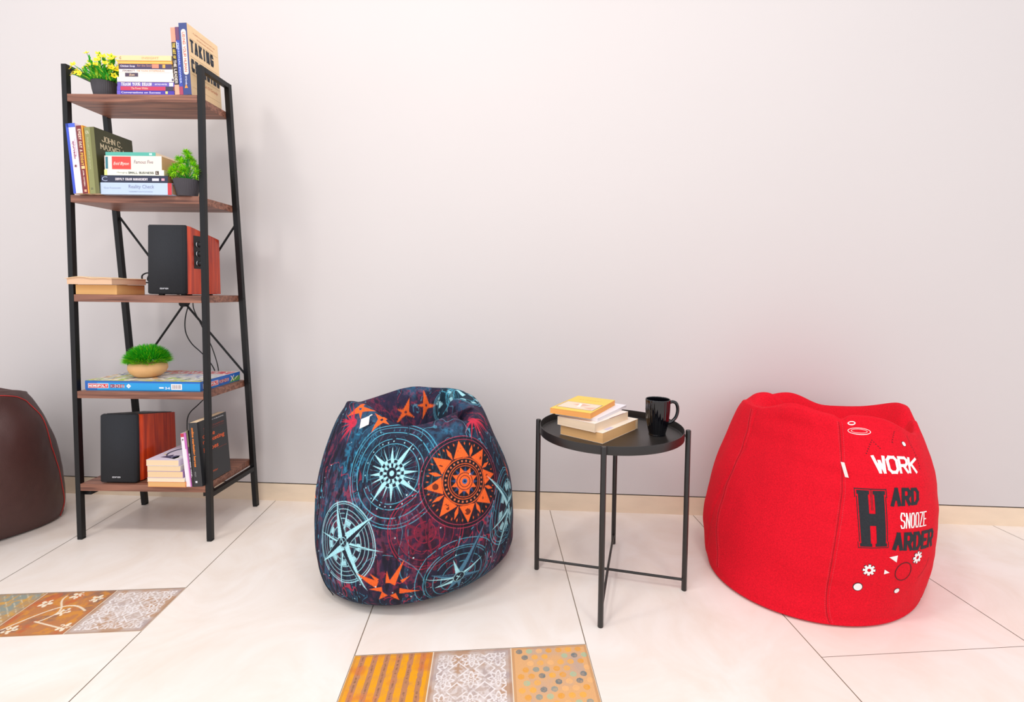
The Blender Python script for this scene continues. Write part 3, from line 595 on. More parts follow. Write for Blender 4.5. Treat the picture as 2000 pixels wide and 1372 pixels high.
# ---------------------------------------------------------------- board game
def game_box():
    X0b, Y0b, Wb, Db, Hb = .036, .014, .424, .244, .037
    o = thing('board_game_box', 'flat blue board game box under the bowl plant on the fourth board', 'board game', SO @ T(X0b, Y0b, BZ[3]))
    cb, cl = cov('1C62B8'), cov('1E9ADC')
    b = MB(); b.box(.002, Wb-.002, .002, Db-.002, 0, .01); b.build('box_base', cl, o)
    b = MB(); b.box(0, Wb, 0, Db, .003, Hb-.0006, 1); lid = b.build('lid', [cb, cb], o)
    b = MB(); b.box(.045, Wb-.0008, -.0003, .0003, .003, Hb-.007); b.box(.0, Wb, -.0003, .0003, Hb-.0012, Hb-.0006); b.build('front_band', cl, o)
    f = lambda x, z: face((x, -.0006, z), (1, 0, 0), (0, 0, 1))
    def logo(parent, F_, w, h):
        bb = MB(); bb.M = F_; bb.box(-.0015, w+.0015, -.0015, h+.0015, -.0004, 0); r = bb.build('logo_border', cov('F6F2F0'), parent)
        bb = MB(); bb.M = F_; bb.box(0, w, 0, h, -.0001, .0002); bb.build('logo_field', cov('D8303C'), parent)
        F2 = F_ @ Matrix.Translation((w*.03, h*.18, .0004)); block_text(parent, 'MONOPOLY', cov('F8F4F2'), F2, w*.94, h*.64, h*.15)
    logo(o, f(.013, .011), .072, .014)
    for dx, col, t in ((0, 'F6F2F0', .0042), (0, 'C0303C', .0020)):
        block_text(o, 'CRICKET', cov(col), f(.0935-dx, .0115) @ Matrix.Translation((0, 0, .0002 if t < .003 else 0)), .052, .0125, t)
    b = MB(); b.M = f(.161, .018) @ Matrix.Rotation(PI/4, 4, 'Z'); b.box(-.0062, .0062, -.0062, .0062, 0, .0003); b.build('age_badge', cov('EAF2F4'), o)
    b = MB(); b.M = f(.161, .018) @ Matrix.Rotation(PI/4, 4, 'Z'); b.box(-.0025, .0025, -.0025, .0025, .0003, .0005); b.build('age_badge', cov('BFE0E0'), o)
    b = MB(); b.M = f(0, 0); b.box(.273, .290, .0105, .0155, 0, .0003); b.build('label_block', cov('F2F2F2'), o)
    font_text(o, '2-6', cov('F2F6FA'), f(.295, .008), .018, .009, bold=.03)
    b = MB(); b.M = f(.317, .0065); b.box(0, .040, 0, .021, 0, .0003); bl = b.build('barcode_label', cov('F4EEEA'), o)
    b = MB(); b.M = f(.317, .0065); rr = random.Random(5); x = .004
    while x < .036: 
        ww = rr.choice([.0006, .0012]); b.box(x, x+ww, .004, .018, .0003, .0005); x += ww+rr.choice([.0008, .0016])
    b.build('barcode', cov('7A6A78'), bl)
    fr = lambda y, z: face((Wb+.0006, y, z), (0, 1, 0), (0, 0, 1))
    logo(o, fr(.016, .010), .085, .015)
    block_text(o, 'CRICKET', cov('F6F2F0'), fr(.108, .011), .06, .013, .0042); block_text(o, 'CRICKET', cov('C0303C'), fr(.108, .011) @ Matrix.Translation((0, 0, .0003)), .06, .013, .002)
    # grass and player on the right side
    b = MB(); b.M = fr(.17, .0035); b.add([(0, 0, 0), (.072, 0, 0), (.072, .02, 0), (.04, .018, 0), (.015, .009, 0)], [(0, 1, 2, 3, 4)]); b.build('side_picture', cov('5C9A3E'), o)
    b = MB(); b.M = fr(.18, .006) @ Matrix.Translation((0, 0, .0004))
    for q in strokes('X', .022, .024, .004): b.add([(p.x, p.y, 0) for p in q], [(0, 1, 2, 3)])
    b.M = fr(.205, .012) @ Matrix.Translation((0, 0, .0004)); b.add([(0, 0, 0), (.02, .012, 0), (.022, .009, 0), (.002, -.003, 0)], [(0, 1, 2, 3)])
    b.build('side_figure', cov('F2E4D2'), o)
    # lid picture: painted collage of players and grass with a red name band
    V, U = 170, 280; A, B = np.meshgrid(np.linspace(0, 1, U), np.linspace(0, 1, V)); P = np.stack([A*Wb, B*Db, A*0+Hb], -1)
    Q = np.stack([A*2, B*1.2, A*0], -1); n1, n2, n3 = fbm(Q, 4, 2), fbm(Q, 10, 7), fbm(Q, 9, 15)
    c = np.zeros(P.shape)+np.array(lin('C9C7B4')); c = mixc(c, 'A9C24A', np.clip((n1-.5)*8, 0, 1)); c = mixc(c, 'E0A868', np.clip((n2-.55)*9, 0, 1)*(A < .55)); c = mixc(c, '4A5A8C', np.clip((n3-.58)*10, 0, 1)); c = mixc(c, 'F2EEE8', np.clip((fbm(Q, 12, 31)-.55)*9, 0, 1))
    c = mixc(c, 'D9C84A', (B < .06)*(n2 > .45)); c = mixc(c, 'F0ECE8', (A > .4)*(B > .68)*(B < .97)*.9); c = mixc(c, 'D63A48', (A > .42)*(A < .985)*(B > .71)*(B < .95))
    c = mixc(c, 'CFCBE0', (A > .45)*(B > .35)*(B < .66)*np.clip(n1*1.6-.2, 0, .8)); c = mixc(c, 'D06A3A', (A < .45)*(B > .85)*(n2 > .4))
    gridmesh('lid_picture', P, c, vmat('printed_board', rough=.35, bump=0, fine=.03), o, smooth=False)
    block_text(o, 'MONOPOLY', cov('F8F4F2'), face((Wb*.45, Db*.74, Hb+.0002), (1, 0, 0), (0, 1, 0)), Wb*.51, Db*.17, .005)
game_box()

# ---------------------------------------------------------------- plants
def blade(mb, base, d, L, w, mi=0, bend=.25, up=Vector((0, 0, 1))):
    d = d.normalized(); s = d.cross(up); s = s.normalized() if s.length > 1e-3 else Vector((1, 0, 0)); n_ = s.cross(d)
    p1 = base+d*L*.45+n_*L*bend*.12; p2 = base+d*L-n_*L*bend*.3*(1 if bend else 0)
    mb.add([base-s*w*.3, base+s*w*.3, p1+s*w, p1+n_*w*.35, p1-s*w, p2], [(0, 1, 2, 3), (0, 3, 4), (4, 3, 5), (3, 2, 5)], mi)
m_pot = mat('dark_ribbed_pot', '3E3A40', rough=.6)
m_g1 = mat('leaf_green', '35B52C', rough=.5, noise=.3, nscale=90, spec=.4)
m_g2 = mat('lime_leaf', 'A2E81C', rough=.5, noise=.35, nscale=60)
m_g3 = mat('grass_leaf', '3CC422', rough=.5, noise=.5, nscale=110)
m_g4 = mat('pale_leaf', 'B4EC3C', rough=.5, noise=.3, nscale=90)
m_y = mat('yellow_petal', 'FCE020', rough=.5, noise=.12, nscale=120)
m_yc = mat('flower_centre', 'D99A14', rough=.7)
def ribbed(o, r0, r1, h, label=None):
    b = MB(); b.lathe([(0, 0), (r0, 0), (r0*1.02, .002), ((r0+r1)*.515, h*.5), (r1, h-.001), (r1, h), (r1*.93, h), (r1*.9, h-.008), (0, h-.008)], 144, rib=.012, ribn=48); return b.build('pot', m_pot, o, True)
# yellow flowers
o = thing('potted_flower', 'small yellow flowering plant in a dark ribbed pot on the top board', 'plant', SO @ T(.118, .046, BZ[0]))
ribbed(o, .033, .042, .055)
b = MB(); b2 = MB(); rr = random.Random(4); tips = []
for i in range(84):
    a = rr.uniform(0, 2*PI); e = .3+1.1*rr.random()**.9; d = Vector((math.cos(a)*math.cos(e), math.sin(a)*math.cos(e), math.sin(e)))
    L = rr.uniform(.05, .09)*(.8+.28*math.sin(e))*1.05; base = Vector((math.cos(a)*.02, math.sin(a)*.02, .046)); tip = base+d*L
    b2.tube([base, base.lerp(tip, .5)+Vector((0, 0, .004)), tip], .0008, 5); tips.append((tip, d))
    for j in range(8):
        t = rr.uniform(.1, .85); q = base.lerp(tip, t); dd = (d+Vector((rr.uniform(-1, 1), rr.uniform(-1, 1), rr.uniform(-.2, .8)))*.55)
        blade(b, q, dd, rr.uniform(.018, .03), rr.uniform(.0028, .0046), mi=0 if rr.random() < .68 else 1)
b2.build('stems', m_g1, o); b.build('foliage', [m_g1, m_g4], o)
rr = random.Random(12)
for i, (tip, d) in enumerate(tips[:76]):
    if i % 9 == 4: continue
    fb_ = MB(); z = (d*.7+Vector((rr.uniform(-.3, .5), -.55, rr.uniform(-.2, .3)))).normalized(); xx = z.orthogonal().normalized(); yy = z.cross(xx); np_ = 5; R = rr.uniform(.009, .0135)
    for k in range(np_):
        a = 2*PI*k/np_; u = xx*math.cos(a)+yy*math.sin(a); v = -xx*math.sin(a)+yy*math.cos(a)
        fb_.add([tip, tip+u*R*.6+v*R*.42+z*R*.15, tip+u*R*1.1+z*R*.45, tip+u*R*.6-v*R*.42+z*R*.15], [(0, 1, 2, 3)])
    for k in range(6):
        a = 2*PI*k/6; fb_.add([tip+z*.003, tip+z*.001+(xx*math.cos(a)+yy*math.sin(a))*.0022, tip+z*.001+(xx*math.cos(a+PI/3)+yy*math.sin(a+PI/3))*.0022], [(0, 1, 2)], 1)
    fb_.build('flower', [m_y, m_yc], o)
# lime bush
o = thing('potted_bush', 'lime green cone shaped bush in a dark ribbed pot on second board', 'plant', SO @ T(.430, .012, BZ[1]))
ribbed(o, .0295, .0425, .058)
b = MB(); rr = random.Random(9); cl = [(0, 0, .150), (.018, -.012, .132), (-.02, -.008, .126), (.004, .02, .128), (0, -.024, .112), (.034, -.01, .105), (-.036, -.006, .1), (.02, .026, .1), (-.02, .026, .1),
      (-.046, -.012, .078), (-.018, -.038, .082), (.016, -.038, .084), (.044, -.014, .08), (.04, .02, .078), (-.04, .022, .078), (0, .042, .08), (-.05, .0, .088), (0, -.02, .09)]
for cx, cy, cz in cl:
    for j in range(150):
        d = Vector((rr.gauss(0, 1), rr.gauss(0, 1), rr.gauss(.25, 1))).normalized(); cc = Vector((cx*.93, cy, cz)); out = Vector((cx, cy, cz-.09)).normalized() if (cx or cy) else Vector((0, 0, 1))
        if d.dot(out) < -.3: continue
        blade(b, cc+d*.003, d, rr.uniform(.015, .022), rr.uniform(.0014, .0022), mi=0 if rr.random() < .86 else 1, bend=.1)
b.build('foliage', [m_g2, m_g1], o)
b = MB(); b.tube([(0, 0, .045), (0, 0, .14)], .004, 8)
for cx, cy, cz in cl: b.tube([(0, 0, .06), (cx*.9, cy*.9, cz)], .0015, 5)
b.build('stems', m_g1, o)
# grass dome in peach bowl
o = thing('potted_plant', 'green rounded dome plant in a peach bowl on the game box', 'plant', SO @ T(.196, .108, BZ[3]+.0373))
b = MB(); b.lathe([(0, 0), (.03, 0), (.041, .004), (.056, .017), (.063, .032), (.0625, .044), (.058, .054), (.055, .056), (.052, .053), (.05, .045), (0, .045)], 64); b.build('bowl', mat('peach_ceramic', 'E2B078', rough=.5, noise=.08, nscale=30), o, True)
b = MB(); rr = random.Random(2)
for i in range(2600):
    a = rr.uniform(0, 2*PI); u = rr.uniform(0.02, 1) ; e = math.asin(min(1, u**.8*.98)); r_ = .072; d = Vector((math.cos(a)*math.cos(e), math.sin(a)*math.cos(e), math.sin(e)*.72+.02))
    tip = Vector((0, 0, .052))+Vector((d.x*.088, d.y*.088, d.z*.108)); base = Vector((d.x*.035, d.y*.035, .05+d.z*.03)); dd = tip-base; L = dd.length*rr.uniform(.82, 1.04)
    blade(b, base+dd*.35, dd+Vector((rr.gauss(0, .012), rr.gauss(0, .012), rr.gauss(0, .006))), L*.65, .0019, mi=1 if (u < .25 and rr.random() < .5) or rr.random() < .12 else 0, bend=.1)
b.build('foliage', [m_g3, m_g2], o)

# ---------------------------------------------------------------- tray table
TX, TY, TRr, TA, TH = .17024, 1.59569, .2389, -.18095, .5125
m_tb = mat('table_black', '221E1C', rough=.36, noise=.05, spec=.5)
tab = thing('side_table', 'round black tray side table between the patterned and the red bean bag', 'table', T(TX, TY, 0, TA))
b = MB(); R_ = .2285
b.lathe([(0, .4845), (R_-.004, .4845), (R_, .486), (R_, .5095), (R_-.0005, .511), (R_-.002, .511), (R_-.0025, .5095), (R_-.003, .489), (R_-.006, .487), (0, .487)], 128)
b.build('tray', m_tb, tab, True)
for k in range(4):
    a = k*PI/2; cx, cy = TRr*math.cos(a), TRr*math.sin(a); b = MB()
    b.M = Matrix.Translation((cx, cy, 0)); b.lathe([(0, 0), (.0075, 0), (.0082, .001), (.0082, TH-.002), (.007, TH), (0, TH)], 20); l = b.build('leg', m_tb, tab, True)
    b = MB(); b.tube([((TRr-.0075)*math.cos(a), (TRr-.0075)*math.sin(a), .494), ((R_-.001)*math.cos(a), (R_-.001)*math.sin(a), .494)], .004, 8); b.build('rivet', m_tb, l)
for k in (0, 1):
    a = k*PI/2; z = .0335-k*.0; b = MB(); r = TRr-.006
    b.tube([(r*math.cos(a), r*math.sin(a), z), (.01*math.cos(a), .01*math.sin(a), z+k*.007), (-.01*math.cos(a), -.01*math.sin(a), z+k*.007), (-r*math.cos(a), -r*math.sin(a), z)], .0042, 10); b.build('crossbar', m_tb, tab, True)
ZT = .4873
def tbook(label, lx, ly, zl, ang, short, long, Th, cover, page, **k):
    """lying with its fore-edge to the right; (lx,ly) is the left front corner"""
    ld = Vector((math.cos(ang), math.sin(ang))); org = Vector((lx, ly))+ld*long; rz = math.atan2(-ld.y, -ld.x)
    return book(label, T(org.x, org.y, zl, rz), long, short, Th, cover, page=page, group='books stacked on the tray table', **k)
A0_ = math.radians(54.2)
o1 = tbook('thick cream paperback lying lowest on the tray table', .0086, 1.5578, ZT, A0_, .154, .225, .032, 'F6E8D6', 'F2BC7E')
b = MB(); b.M = Matrix.Translation((.225*.80, .148, .0323)); b.box(-.03, .01, -.012, .0, 0, .0002); b.build('printed_mark', cov('CFC8E0'), o1)
b = MB(); b.box(.004, .018, .1542, .1545, .002, .030); b.build('spine_edge_mark', cov('F0D2A8'), o1)
o2 = tbook('cream paperback with a red and black cover edge second on the tray table', -.0015, 1.553, ZT+.0323, math.radians(54), .138, .205, .0262, 'F4E6DA', 'F2D6B6')
b = MB(); b.box(.03, .12, .137, .1383, .0255, .0262); b.build('cover_edge', cov('A8344C'), o2)
o3 = tbook('thin white paperback lying under the yellow book on the table', -.0085, 1.572, ZT+.0588, math.radians(60), .148, .225, .009, 'EFEAF0', 'E6DFE0')
o4 = tbook('yellow paperback with a framed picture lying on top of the table stack', -.025, 1.552, ZT+.0681, math.radians(64), .137, .215, .017, 'F2B63C', 'EDA45A', front='F6CB4A')
zz = .0172
b = MB(); b.box(.098, .186, .006, .131, zz-.0002, zz); b.build('picture_frame', cov('8A7468'), o4)
b = MB(); b.box(.101, .183, .0085, .1285, zz-.0001, zz+.0002); b.build('picture', cov('F0D6BE'), o4)
b = MB(); b.add([(.13, .04, zz+.0004), (.15, .075, zz+.0004), (.125, .1, zz+.0004), (.112, .07, zz+.0004)], [(0, 1, 2, 3)]); b.add([(.16, .09, zz+.0004), (.178, .12, zz+.0004), (.14, .125, zz+.0004)], [(0, 1, 2)]); b.build('picture_detail', cov('E6B49A'), o4)
b = MB(); b.add([(.112, .058, zz+.0005), (.16, .066, zz+.0005), (.162, .078, zz+.0005), (.118, .068, zz+.0005)], [(0, 1, 2, 3)]); b.build('picture_detail', cov('FAF0E6'), o4)
b = MB(); rr = random.Random(6); y = .03
while y < .11:
    ww = rr.uniform(.004, .009); b.box(.055-rr.uniform(.004, .012), .055, y, y+ww*.6, zz, zz+.0002); y += ww+.003
b.build('cover_ornament', cov('EDB94A'), o4)
# mug
o = thing('mug', 'glossy black fluted mug with a handle standing on the tray table', 'mug', T(.3155, 1.583, ZT, math.radians(12)))
m_gl = mat('black_glaze', '0B0B10', rough=.07, spec=.6)
b = MB(); prof = [(0, .001), (.024, 0), (.0265, .002), (.026, .006), (.029, .018), (.0345, .045), (.0375, .075), (.0382, .1), (.0385, .112), (.0378, .1145), (.0362, .1135), (.0355, .108), (.035, .075), (.031, .03), (.022, .01), (0, .008)]
pr_ = crom(np.array(prof), 3); b.lathe([(max(0, r), z) for r, z in pr_], 160, rib=.012, ribn=26); b.build('body', m_gl, o, True)
b = MB(); hp = smooth_pts([(.034, 0, .098), (.048, 0, .104), (.062, 0, .098), (.0675, 0, .078), (.062, 0, .055), (.047, 0, .040), (.033, 0, .036)], 6); b.tube(hp, .0052, 12); b.build('handle', m_gl, o, True)
BAGQ = {'blue': {'R': [0.2366, 0.2991, 0.3301, 0.337, 0.3276, 0.2894, 0.246, 0.2087], 'X': [-0.0212, -0.0053, -0.0151, -0.0116, -0.0103, -0.0198, -0.0282, -0.0267], 'C': [-0.4347, 1.6896], 'S': [-0.046, -0.0068, -0.0521, 0.0644, 0.0086, -0.0072], 'B': [-0.0538, 0.0106, 0.036, 0.0952], 'T': [-0.0531, -0.0811, -0.0258, -0.0132, -0.0817, -0.0316], 'H': [-0.0073, 0.0031, -0.0037, -0.0027, 0.0025, -0.0093, -0.0078, 0.0006], 'Z': 0.52, 'dz': 0.03, 'c1': 0.1, 'c2': 0.2}, 'red': {'R': [0.2983, 0.3426, 0.3568, 0.3633, 0.3496, 0.3163, 0.2812, 0.2638], 'X': [0.0112, -0.0142, -0.0281, -0.0249, -0.018, -0.0126, -0.0169, -0.0158], 'C': [0.9941, 1.7551], 'S': [-0.1592, 0.0265, 0.0798, 0.1174, -0.0275, 0.0073], 'B': [-0.0581, -0.0434, 0.0238, 0.0961], 'T': [-0.113, 0.0367, -0.0171, 0.0533, 0.0221, 0.1046], 'H': [-0.0222, -0.0191, -0.0045, 0.0117, 0.0079, 0.0044, -0.0013, 0.0102, -0.0072, 0.0095, -0.0017, 0.006, 0.0069, 0.0058], 'Z': 0.52, 'dz': 0.02, 'c1': 0.12, 'c2': 0.2}, 'brown': {'R': [0.2124, 0.2454, 0.2666, 0.2757, 0.2716, 0.2446, 0.1964, 0.1744], 'X': [-0.0628, -0.063, -0.0633, -0.0614, -0.0574, -0.0544, -0.0567, -0.0537], 'C': [-2.1376, 1.7402], 'S': [-0.0955, -0.0137, -0.0369, 0.0003, 0.0027, 0.0695], 'B': [-0.0363, 0.0218, -0.0297, 0.0443], 'T': [-0.0616, -0.0973, 0.0092, -0.0805, 0.0398, -0.0224], 'H': [-0.0098, -0.032, 0.0072, -0.0054, -0.0051, 0.0043, 0.0027, -0.0023], 'Z': 0.52, 'dz': 0.03, 'c1': 0.06, 'c2': 0.12}}
# ---------------------------------------------------------------- bean bags
def theta_samples(front, n_front, n_back, half=1.75):
    a = np.linspace(front-half, front+half, n_front, endpoint=False); b = np.linspace(front+half, front-half+2*PI, n_back, endpoint=False); return np.concatenate([a, b])
class Surf:
    def __init__(s, key, nf, nb, nv, front=4.7, fold=None):
        q = {a: (np.array(b) if isinstance(b, list) else b) for a, b in BAGQ[key].items()}
        s.q = q; s.fold = fold; s.th = theta_samples(front, nf, nb); s.P = s.grid(s.th, nv); s.V = s.P.shape[0]; s.vv = s.vlast
        s.thc = np.linspace(0, 2*PI, 721); s.Pc = s.grid(s.thc, 40); s.Vc = s.Pc.shape[0]
    def grid(s, th, n):
        G = np.moveaxis(bag(s.q, th, n), 1, -1).copy()
        ns = n if isinstance(n, (list, tuple)) else [n]*12
        vv = np.concatenate([(i+np.arange(k)/k)/12 for i, k in enumerate(ns)]+[[1.0]]); n = max(ns); s.vlast = vv
        if s.fold is not None: G = s.fold(G, th, vv, s)
        for _ in range(int(n*1.2) if n < 60 else 40):
            a0, a1 = np.searchsorted(vv, .03), np.searchsorted(vv, .27); G[a0:a1] = (G[a0-1:a1-1]+G[a0:a1]*2+G[a0+1:a1+1])/4
        y = G[..., 1]; lim = 2.075; G[..., 1] = np.where(y > lim-.03, lim-.03+.03*np.tanh((y-lim+.03)/.03), y)
        G[..., 2] = np.maximum(G[..., 2], 0.0008)
        return G
    def at(s, th, v):
        a = (np.asarray(th) % (2*PI))/(2*PI)*720; r = np.clip(np.asarray(v), 0, 1)*(s.Vc-1); i = np.minimum(a.astype(int), 719); j = np.minimum(r.astype(int), s.Vc-2)
        fa = (a-i)[..., None]; fr = (r-j)[..., None]; P = s.Pc
        return (P[j, i]*(1-fa)+P[j, i+1]*fa)*(1-fr)+(P[j+1, i]*(1-fa)+P[j+1, i+1]*fa)*fr
    def frame(s, th, v):
        th = np.asarray(th, float); v = np.asarray(v, float); e = .004
        a = s.at(th+e, v)-s.at(th-e, v); b = s.at(th, v+e)-s.at(th, v-e); la = np.linalg.norm(a, axis=-1)/(2*e); lb = np.linalg.norm(b, axis=-1)/(2*e)
        n = np.cross(a, b); n /= np.linalg.norm(n, axis=-1, keepdims=True)+1e-12
        return s.at(th, v), n, la, lb
def on_corners(surf, corners, st, lift=.0007):
    """corners tl,tr,br,bl in (theta,v); st array (s right, t up) in 0..1"""
    tl, tr, br, bl = [np.array(c) for c in corners]; st = np.asarray(st); x = st[..., :1]; y = st[..., 1:2]
    tv = (bl*(1-x)+br*x)*(1-y)+(tl*(1-x)+tr*x)*y
    P, n, _, _ = surf.frame(tv[..., 0], tv[..., 1]); return P+n*lift
def on_local(surf, th, v, xy, lift=.0007):
    P, n, la, lb = surf.frame(th, v); xy = np.asarray(xy, float)
    P, n, _, _ = surf.frame(th+xy[..., 0]/la, v+xy[..., 1]/lb); return P+n*lift
def make_print(surf, name, m, parent, quads_fn=None, corners=None, quads=None, local=None, lift=.0007):
    allv = []; fs = []
    for q in quads:
        st = np.array([(p[0], p[1]) for p in q]); P = on_corners(surf, corners, st, lift) if corners else on_local(surf, local[0], local[1], st, lift)
        b = len(allv); allv += [tuple(p) for p in P]; fs.append(tuple(range(b, b+len(P))))
    me = bpy.data.meshes.new(name); me.from_pydata(allv, [], fs); me.update(); return link(name, me, m, parent)
def sub_rect(x0, x1, y0, y1, nx, ny):
    return [[(x0+(x1-x0)*i/nx, y0+(y1-y0)*j/ny), (x0+(x1-x0)*(i+1)/nx, y0+(y1-y0)*j/ny), (x0+(x1-x0)*(i+1)/nx, y0+(y1-y0)*(j+1)/ny), (x0+(x1-x0)*i/nx, y0+(y1-y0)*(j+1)/ny)] for i in range(nx) for j in range(ny)]
def text_quads(body, asp, t):
    """unit-box quads of block letters; asp = width/height of the box"""
    return [[(p.x/asp, p.y) for p in q] for q in strokes(body, asp, 1, t, gap=t*.9+.03, step=.12)]
def fan(pts, n=1):
    c = np.mean(pts, axis=0); return [[tuple(c), tuple(pts[i]), tuple(pts[(i+1) % len(pts)])] for i in range(len(pts))]
def ring_q(rx, ry, w, n=40, a0=0, a1=2*PI, cx=0, cy=0):
    out = []
    for k in range(n):
        a, b = a0+(a1-a0)*k/n, a0+(a1-a0)*(k+1)/n
        out.append([(cx+(rx-w)*math.cos(a), cy+(ry-w)*math.sin(a)), (cx+rx*math.cos(a), cy+ry*math.sin(a)), (cx+rx*math.cos(b), cy+ry*math.sin(b)), (cx+(rx-w)*math.cos(b), cy+(ry-w)*math.sin(b))])
    return out
def seam(surf, path, m, parent, r=.0009, dash=None, name='seam', off=0):
    th = np.interp(np.linspace(0, 1, 160), np.linspace(0, 1, len(path)), [p[0] for p in path]); v = np.interp(np.linspace(0, 1, 160), np.linspace(0, 1, len(path)), [p[1] for p in path])
    P, n, la, lb = surf.frame(th, v); P, n, _, _ = surf.frame(th+off/la, v); P = P+n*r*.5; mb = MB()
    if dash:
        L = np.concatenate([[0], np.cumsum(np.linalg.norm(np.diff(P, axis=0), axis=1))]); s_ = 0
        while s_ < L[-1]-dash:
            a = [tuple(np.interp(x, L, P[:, k]) for k in range(3)) for x in (s_, s_+dash*.3, s_+dash*.6)]; mb.tube(a, r, 4); s_ += dash
    else: mb.tube([tuple(p) for p in P[::2]], r, 6)
    return mb.build(name, m, parent, not dash)
def win(x, a, b, c, d): return np.clip((x-a)/(b-a), 0, 1)*np.clip((d-x)/(d-c), 0, 1)
def sm(x): x = np.clip(x, 0, 1); return x*x*(3-2*x)
def angd(a, b): return (a-b+PI) % (2*PI)-PI
def bumps(G, th, vv, surf, lst):
    """soft lumps and creases: (theta, v, width theta, width v, out, up)"""
    cx, cy = surf.q['C'][0]+surf.q['X'][6], surf.q['C'][1]
    V, Tn = np.meshgrid(vv, th, indexing='ij'); rx = np.cos(Tn); ry = np.sin(Tn)
    for t0, v0, wt, wv, out, up in lst:
        g = np.exp(-(angd(Tn, t0)/wt)**2-((V-v0)/wv)**2); G[..., 0] += g*out*rx; G[..., 1] += g*out*ry; G[..., 2] += g*up
    return G

# --- red bag
def fold_red(G, th, vv, s):
    V, Tn = np.meshgrid(vv, th, indexing='ij')
    rp = sum(np.exp(-(angd(Tn, t0)/.10)**2)*a*np.sin(V*ph+t0*9) for t0, a, ph in ((4.2, .0016, 150), (3.2, .0012, 120), (5.1, .0012, 130), (2.1, .0012, 130)))*win(V, .2, .3, .52, .6)
    seamg = sum(-.0030*np.exp(-(angd(Tn, t0+.0)/.018)**2) for t0 in (4.2, 3.2, 5.27, 2.15, 1.1, 0.05))*win(V, .1, .2, .58, .64)
    wr = .0085*(fbm(np.stack([np.cos(Tn)*2, np.sin(Tn)*2, V*4], -1), 1.6, 3)-.5)*win(V, .12, .25, .8, .9)*2
    G[..., 0] += (rp+seamg+wr)*np.cos(Tn); G[..., 1] += (rp+seamg+wr)*np.sin(Tn)
    c = np.exp(-(angd(Tn, 4.2)/.05)**2)*win(V, .58, .63, .7, .76)*-.012; G[..., 2] += c
    return bumps(G, th, vv, s, BUMP_RED)
BUMP_RED = [(4.3, .735, 1.0, .03, 0, -.06), (3.45, .705, .45, .012, 0, -.018), (4.75, .50, .5, .012, .003, 0), (3.75, .56, .35, .02, -.008, 0), (4.0, .51, .3, .012, .005, 0), (2.75, .78, .16, .05, -.04, .05), (3.3, .735, .12, .03, 0, -.02), (5.6, .73, .6, .03, 0, -.02), (4.45, .40, .35, .012, .0, .0), (3.9, .47, .5, .02, .004, 0), (3.6, .52, .4, .018, -.005, 0), (3.7, .70, .35, .03, .0, .012), (2.6, .74, .45, .04, .0, .02), (1.9, .80, .3, .03, 0, -.02)]
m_red = mat('red_denim', (.72, .004, .018), rough=.85, noise=.35, nscale=260, bump=.5, bscale=900, spec=.2)
m_thr = mat('dark_red_thread', '8E1420', rough=.9); m_thr2 = mat('light_red_thread', 'D8404C', rough=.9)
m_wp = mat('white_print', 'F4EDEA', rough=.8, noise=.08, nscale=300); m_bp = mat('charcoal_print', '20242A', rough=.85, noise=.5, nscale=200); m_dp = mat('dark_red_print', '5A1018', rough=.85)
m_tagm = mat('white_tag', 'EFEAE4', rough=.7)
rs = Surf('red', 560, 200, 26, fold=fold_red)
red = thing('bean_bag', 'large red bean bag printed WORK HARD SNOOZE HARDER at the right', 'bean bag', Matrix.Identity(4)) 
gridmesh('bag_body', rs.P, None, m_red, red, closed_t=True)
for path in ([(3.111, .60), (3.22, .424), (3.421, .1875)], [(4.184, .61), (4.224, .465), (4.163, .1319)]):
    seam(rs, path, m_thr, red, .0007, name='seam'); seam(rs, path, m_thr2, red, .0006, dash=.0055, name='stitching', off=.008)
    seam(rs, path, m_thr2, red, .0006, dash=.0055, name='stitching', off=-.004)
Cn = lambda *a: list(a)
def letters(body, corners, asp, t, m, name='lettering'): return make_print(rs, name, m, red, corners=corners, quads=text_quads(body, asp, t))
letters('WORK', [(4.411, .5312), (4.804, .5400), (4.778, .5120), (4.446, .5035)], 2.9, .17, m_wp)
HC = [(4.295, .4757), (4.507, .4800), (4.547, .3819), (4.350, .3770)]
def H_quads():
    out = []
    for x0, x1, y0, y1 in ((.11, .41, .06, .94), (.60, .90, .06, .94), (.41, .60, .41, .61), (.07, .45, .91, .97), (.56, .94, .91, .97), (.07, .45, .03, .09), (.56, .94, .03, .09)): out += sub_rect(x0, x1, y0, y1, max(1, int((x1-x0)*14)), max(1, int((y1-y0)*20)))
    return out
make_print(rs, 'lettering', m_bp, red, corners=HC, quads=H_quads())
out = []
for x0, x1, y0, y1 in ((.0, .5, .985, 1), (.5, 1, .985, 1), (0, .5, 0, .012), (.5, 1, 0, .012), (0, .025, .86, 1), (.975, 1, .86, 1), (.05, .075, .12, .88), (.94, .965, .12, .88), (0, .02, 0, .12), (.98, 1, 0, .12), (.485, .5, .86, 1), (.525, .54, .86, 1), (.485, .5, .66, .86), (.525, .54, .66, .86)): out += sub_rect(x0, x1, y0, y1, max(1, int((x1-x0)*14)), max(1, int((y1-y0)*20)))
make_print(rs, 'letter_outline', m_bp, red, corners=HC, quads=out, lift=.0005)
letters('ARD', [(4.537, .4836), (4.769, .4866), (4.765, .4583), (4.537, .4530)], 1.65, .19, m_bp)
letters('SNOOZE', [(4.605, .4450), (4.848, .4450), (4.852, .4180), (4.612, .4180)], 1.7, .075, m_wp)
letters('ARDER', [(4.562, .4122), (4.965, .4080), (4.99, .3700), (4.573, .3775)], 2.5, .18, m_bp)
def loc(name, m, th, v, quads, lift=.0007): return make_print(rs, name, m, red, local=(th, v), quads=quads, lift=lift)
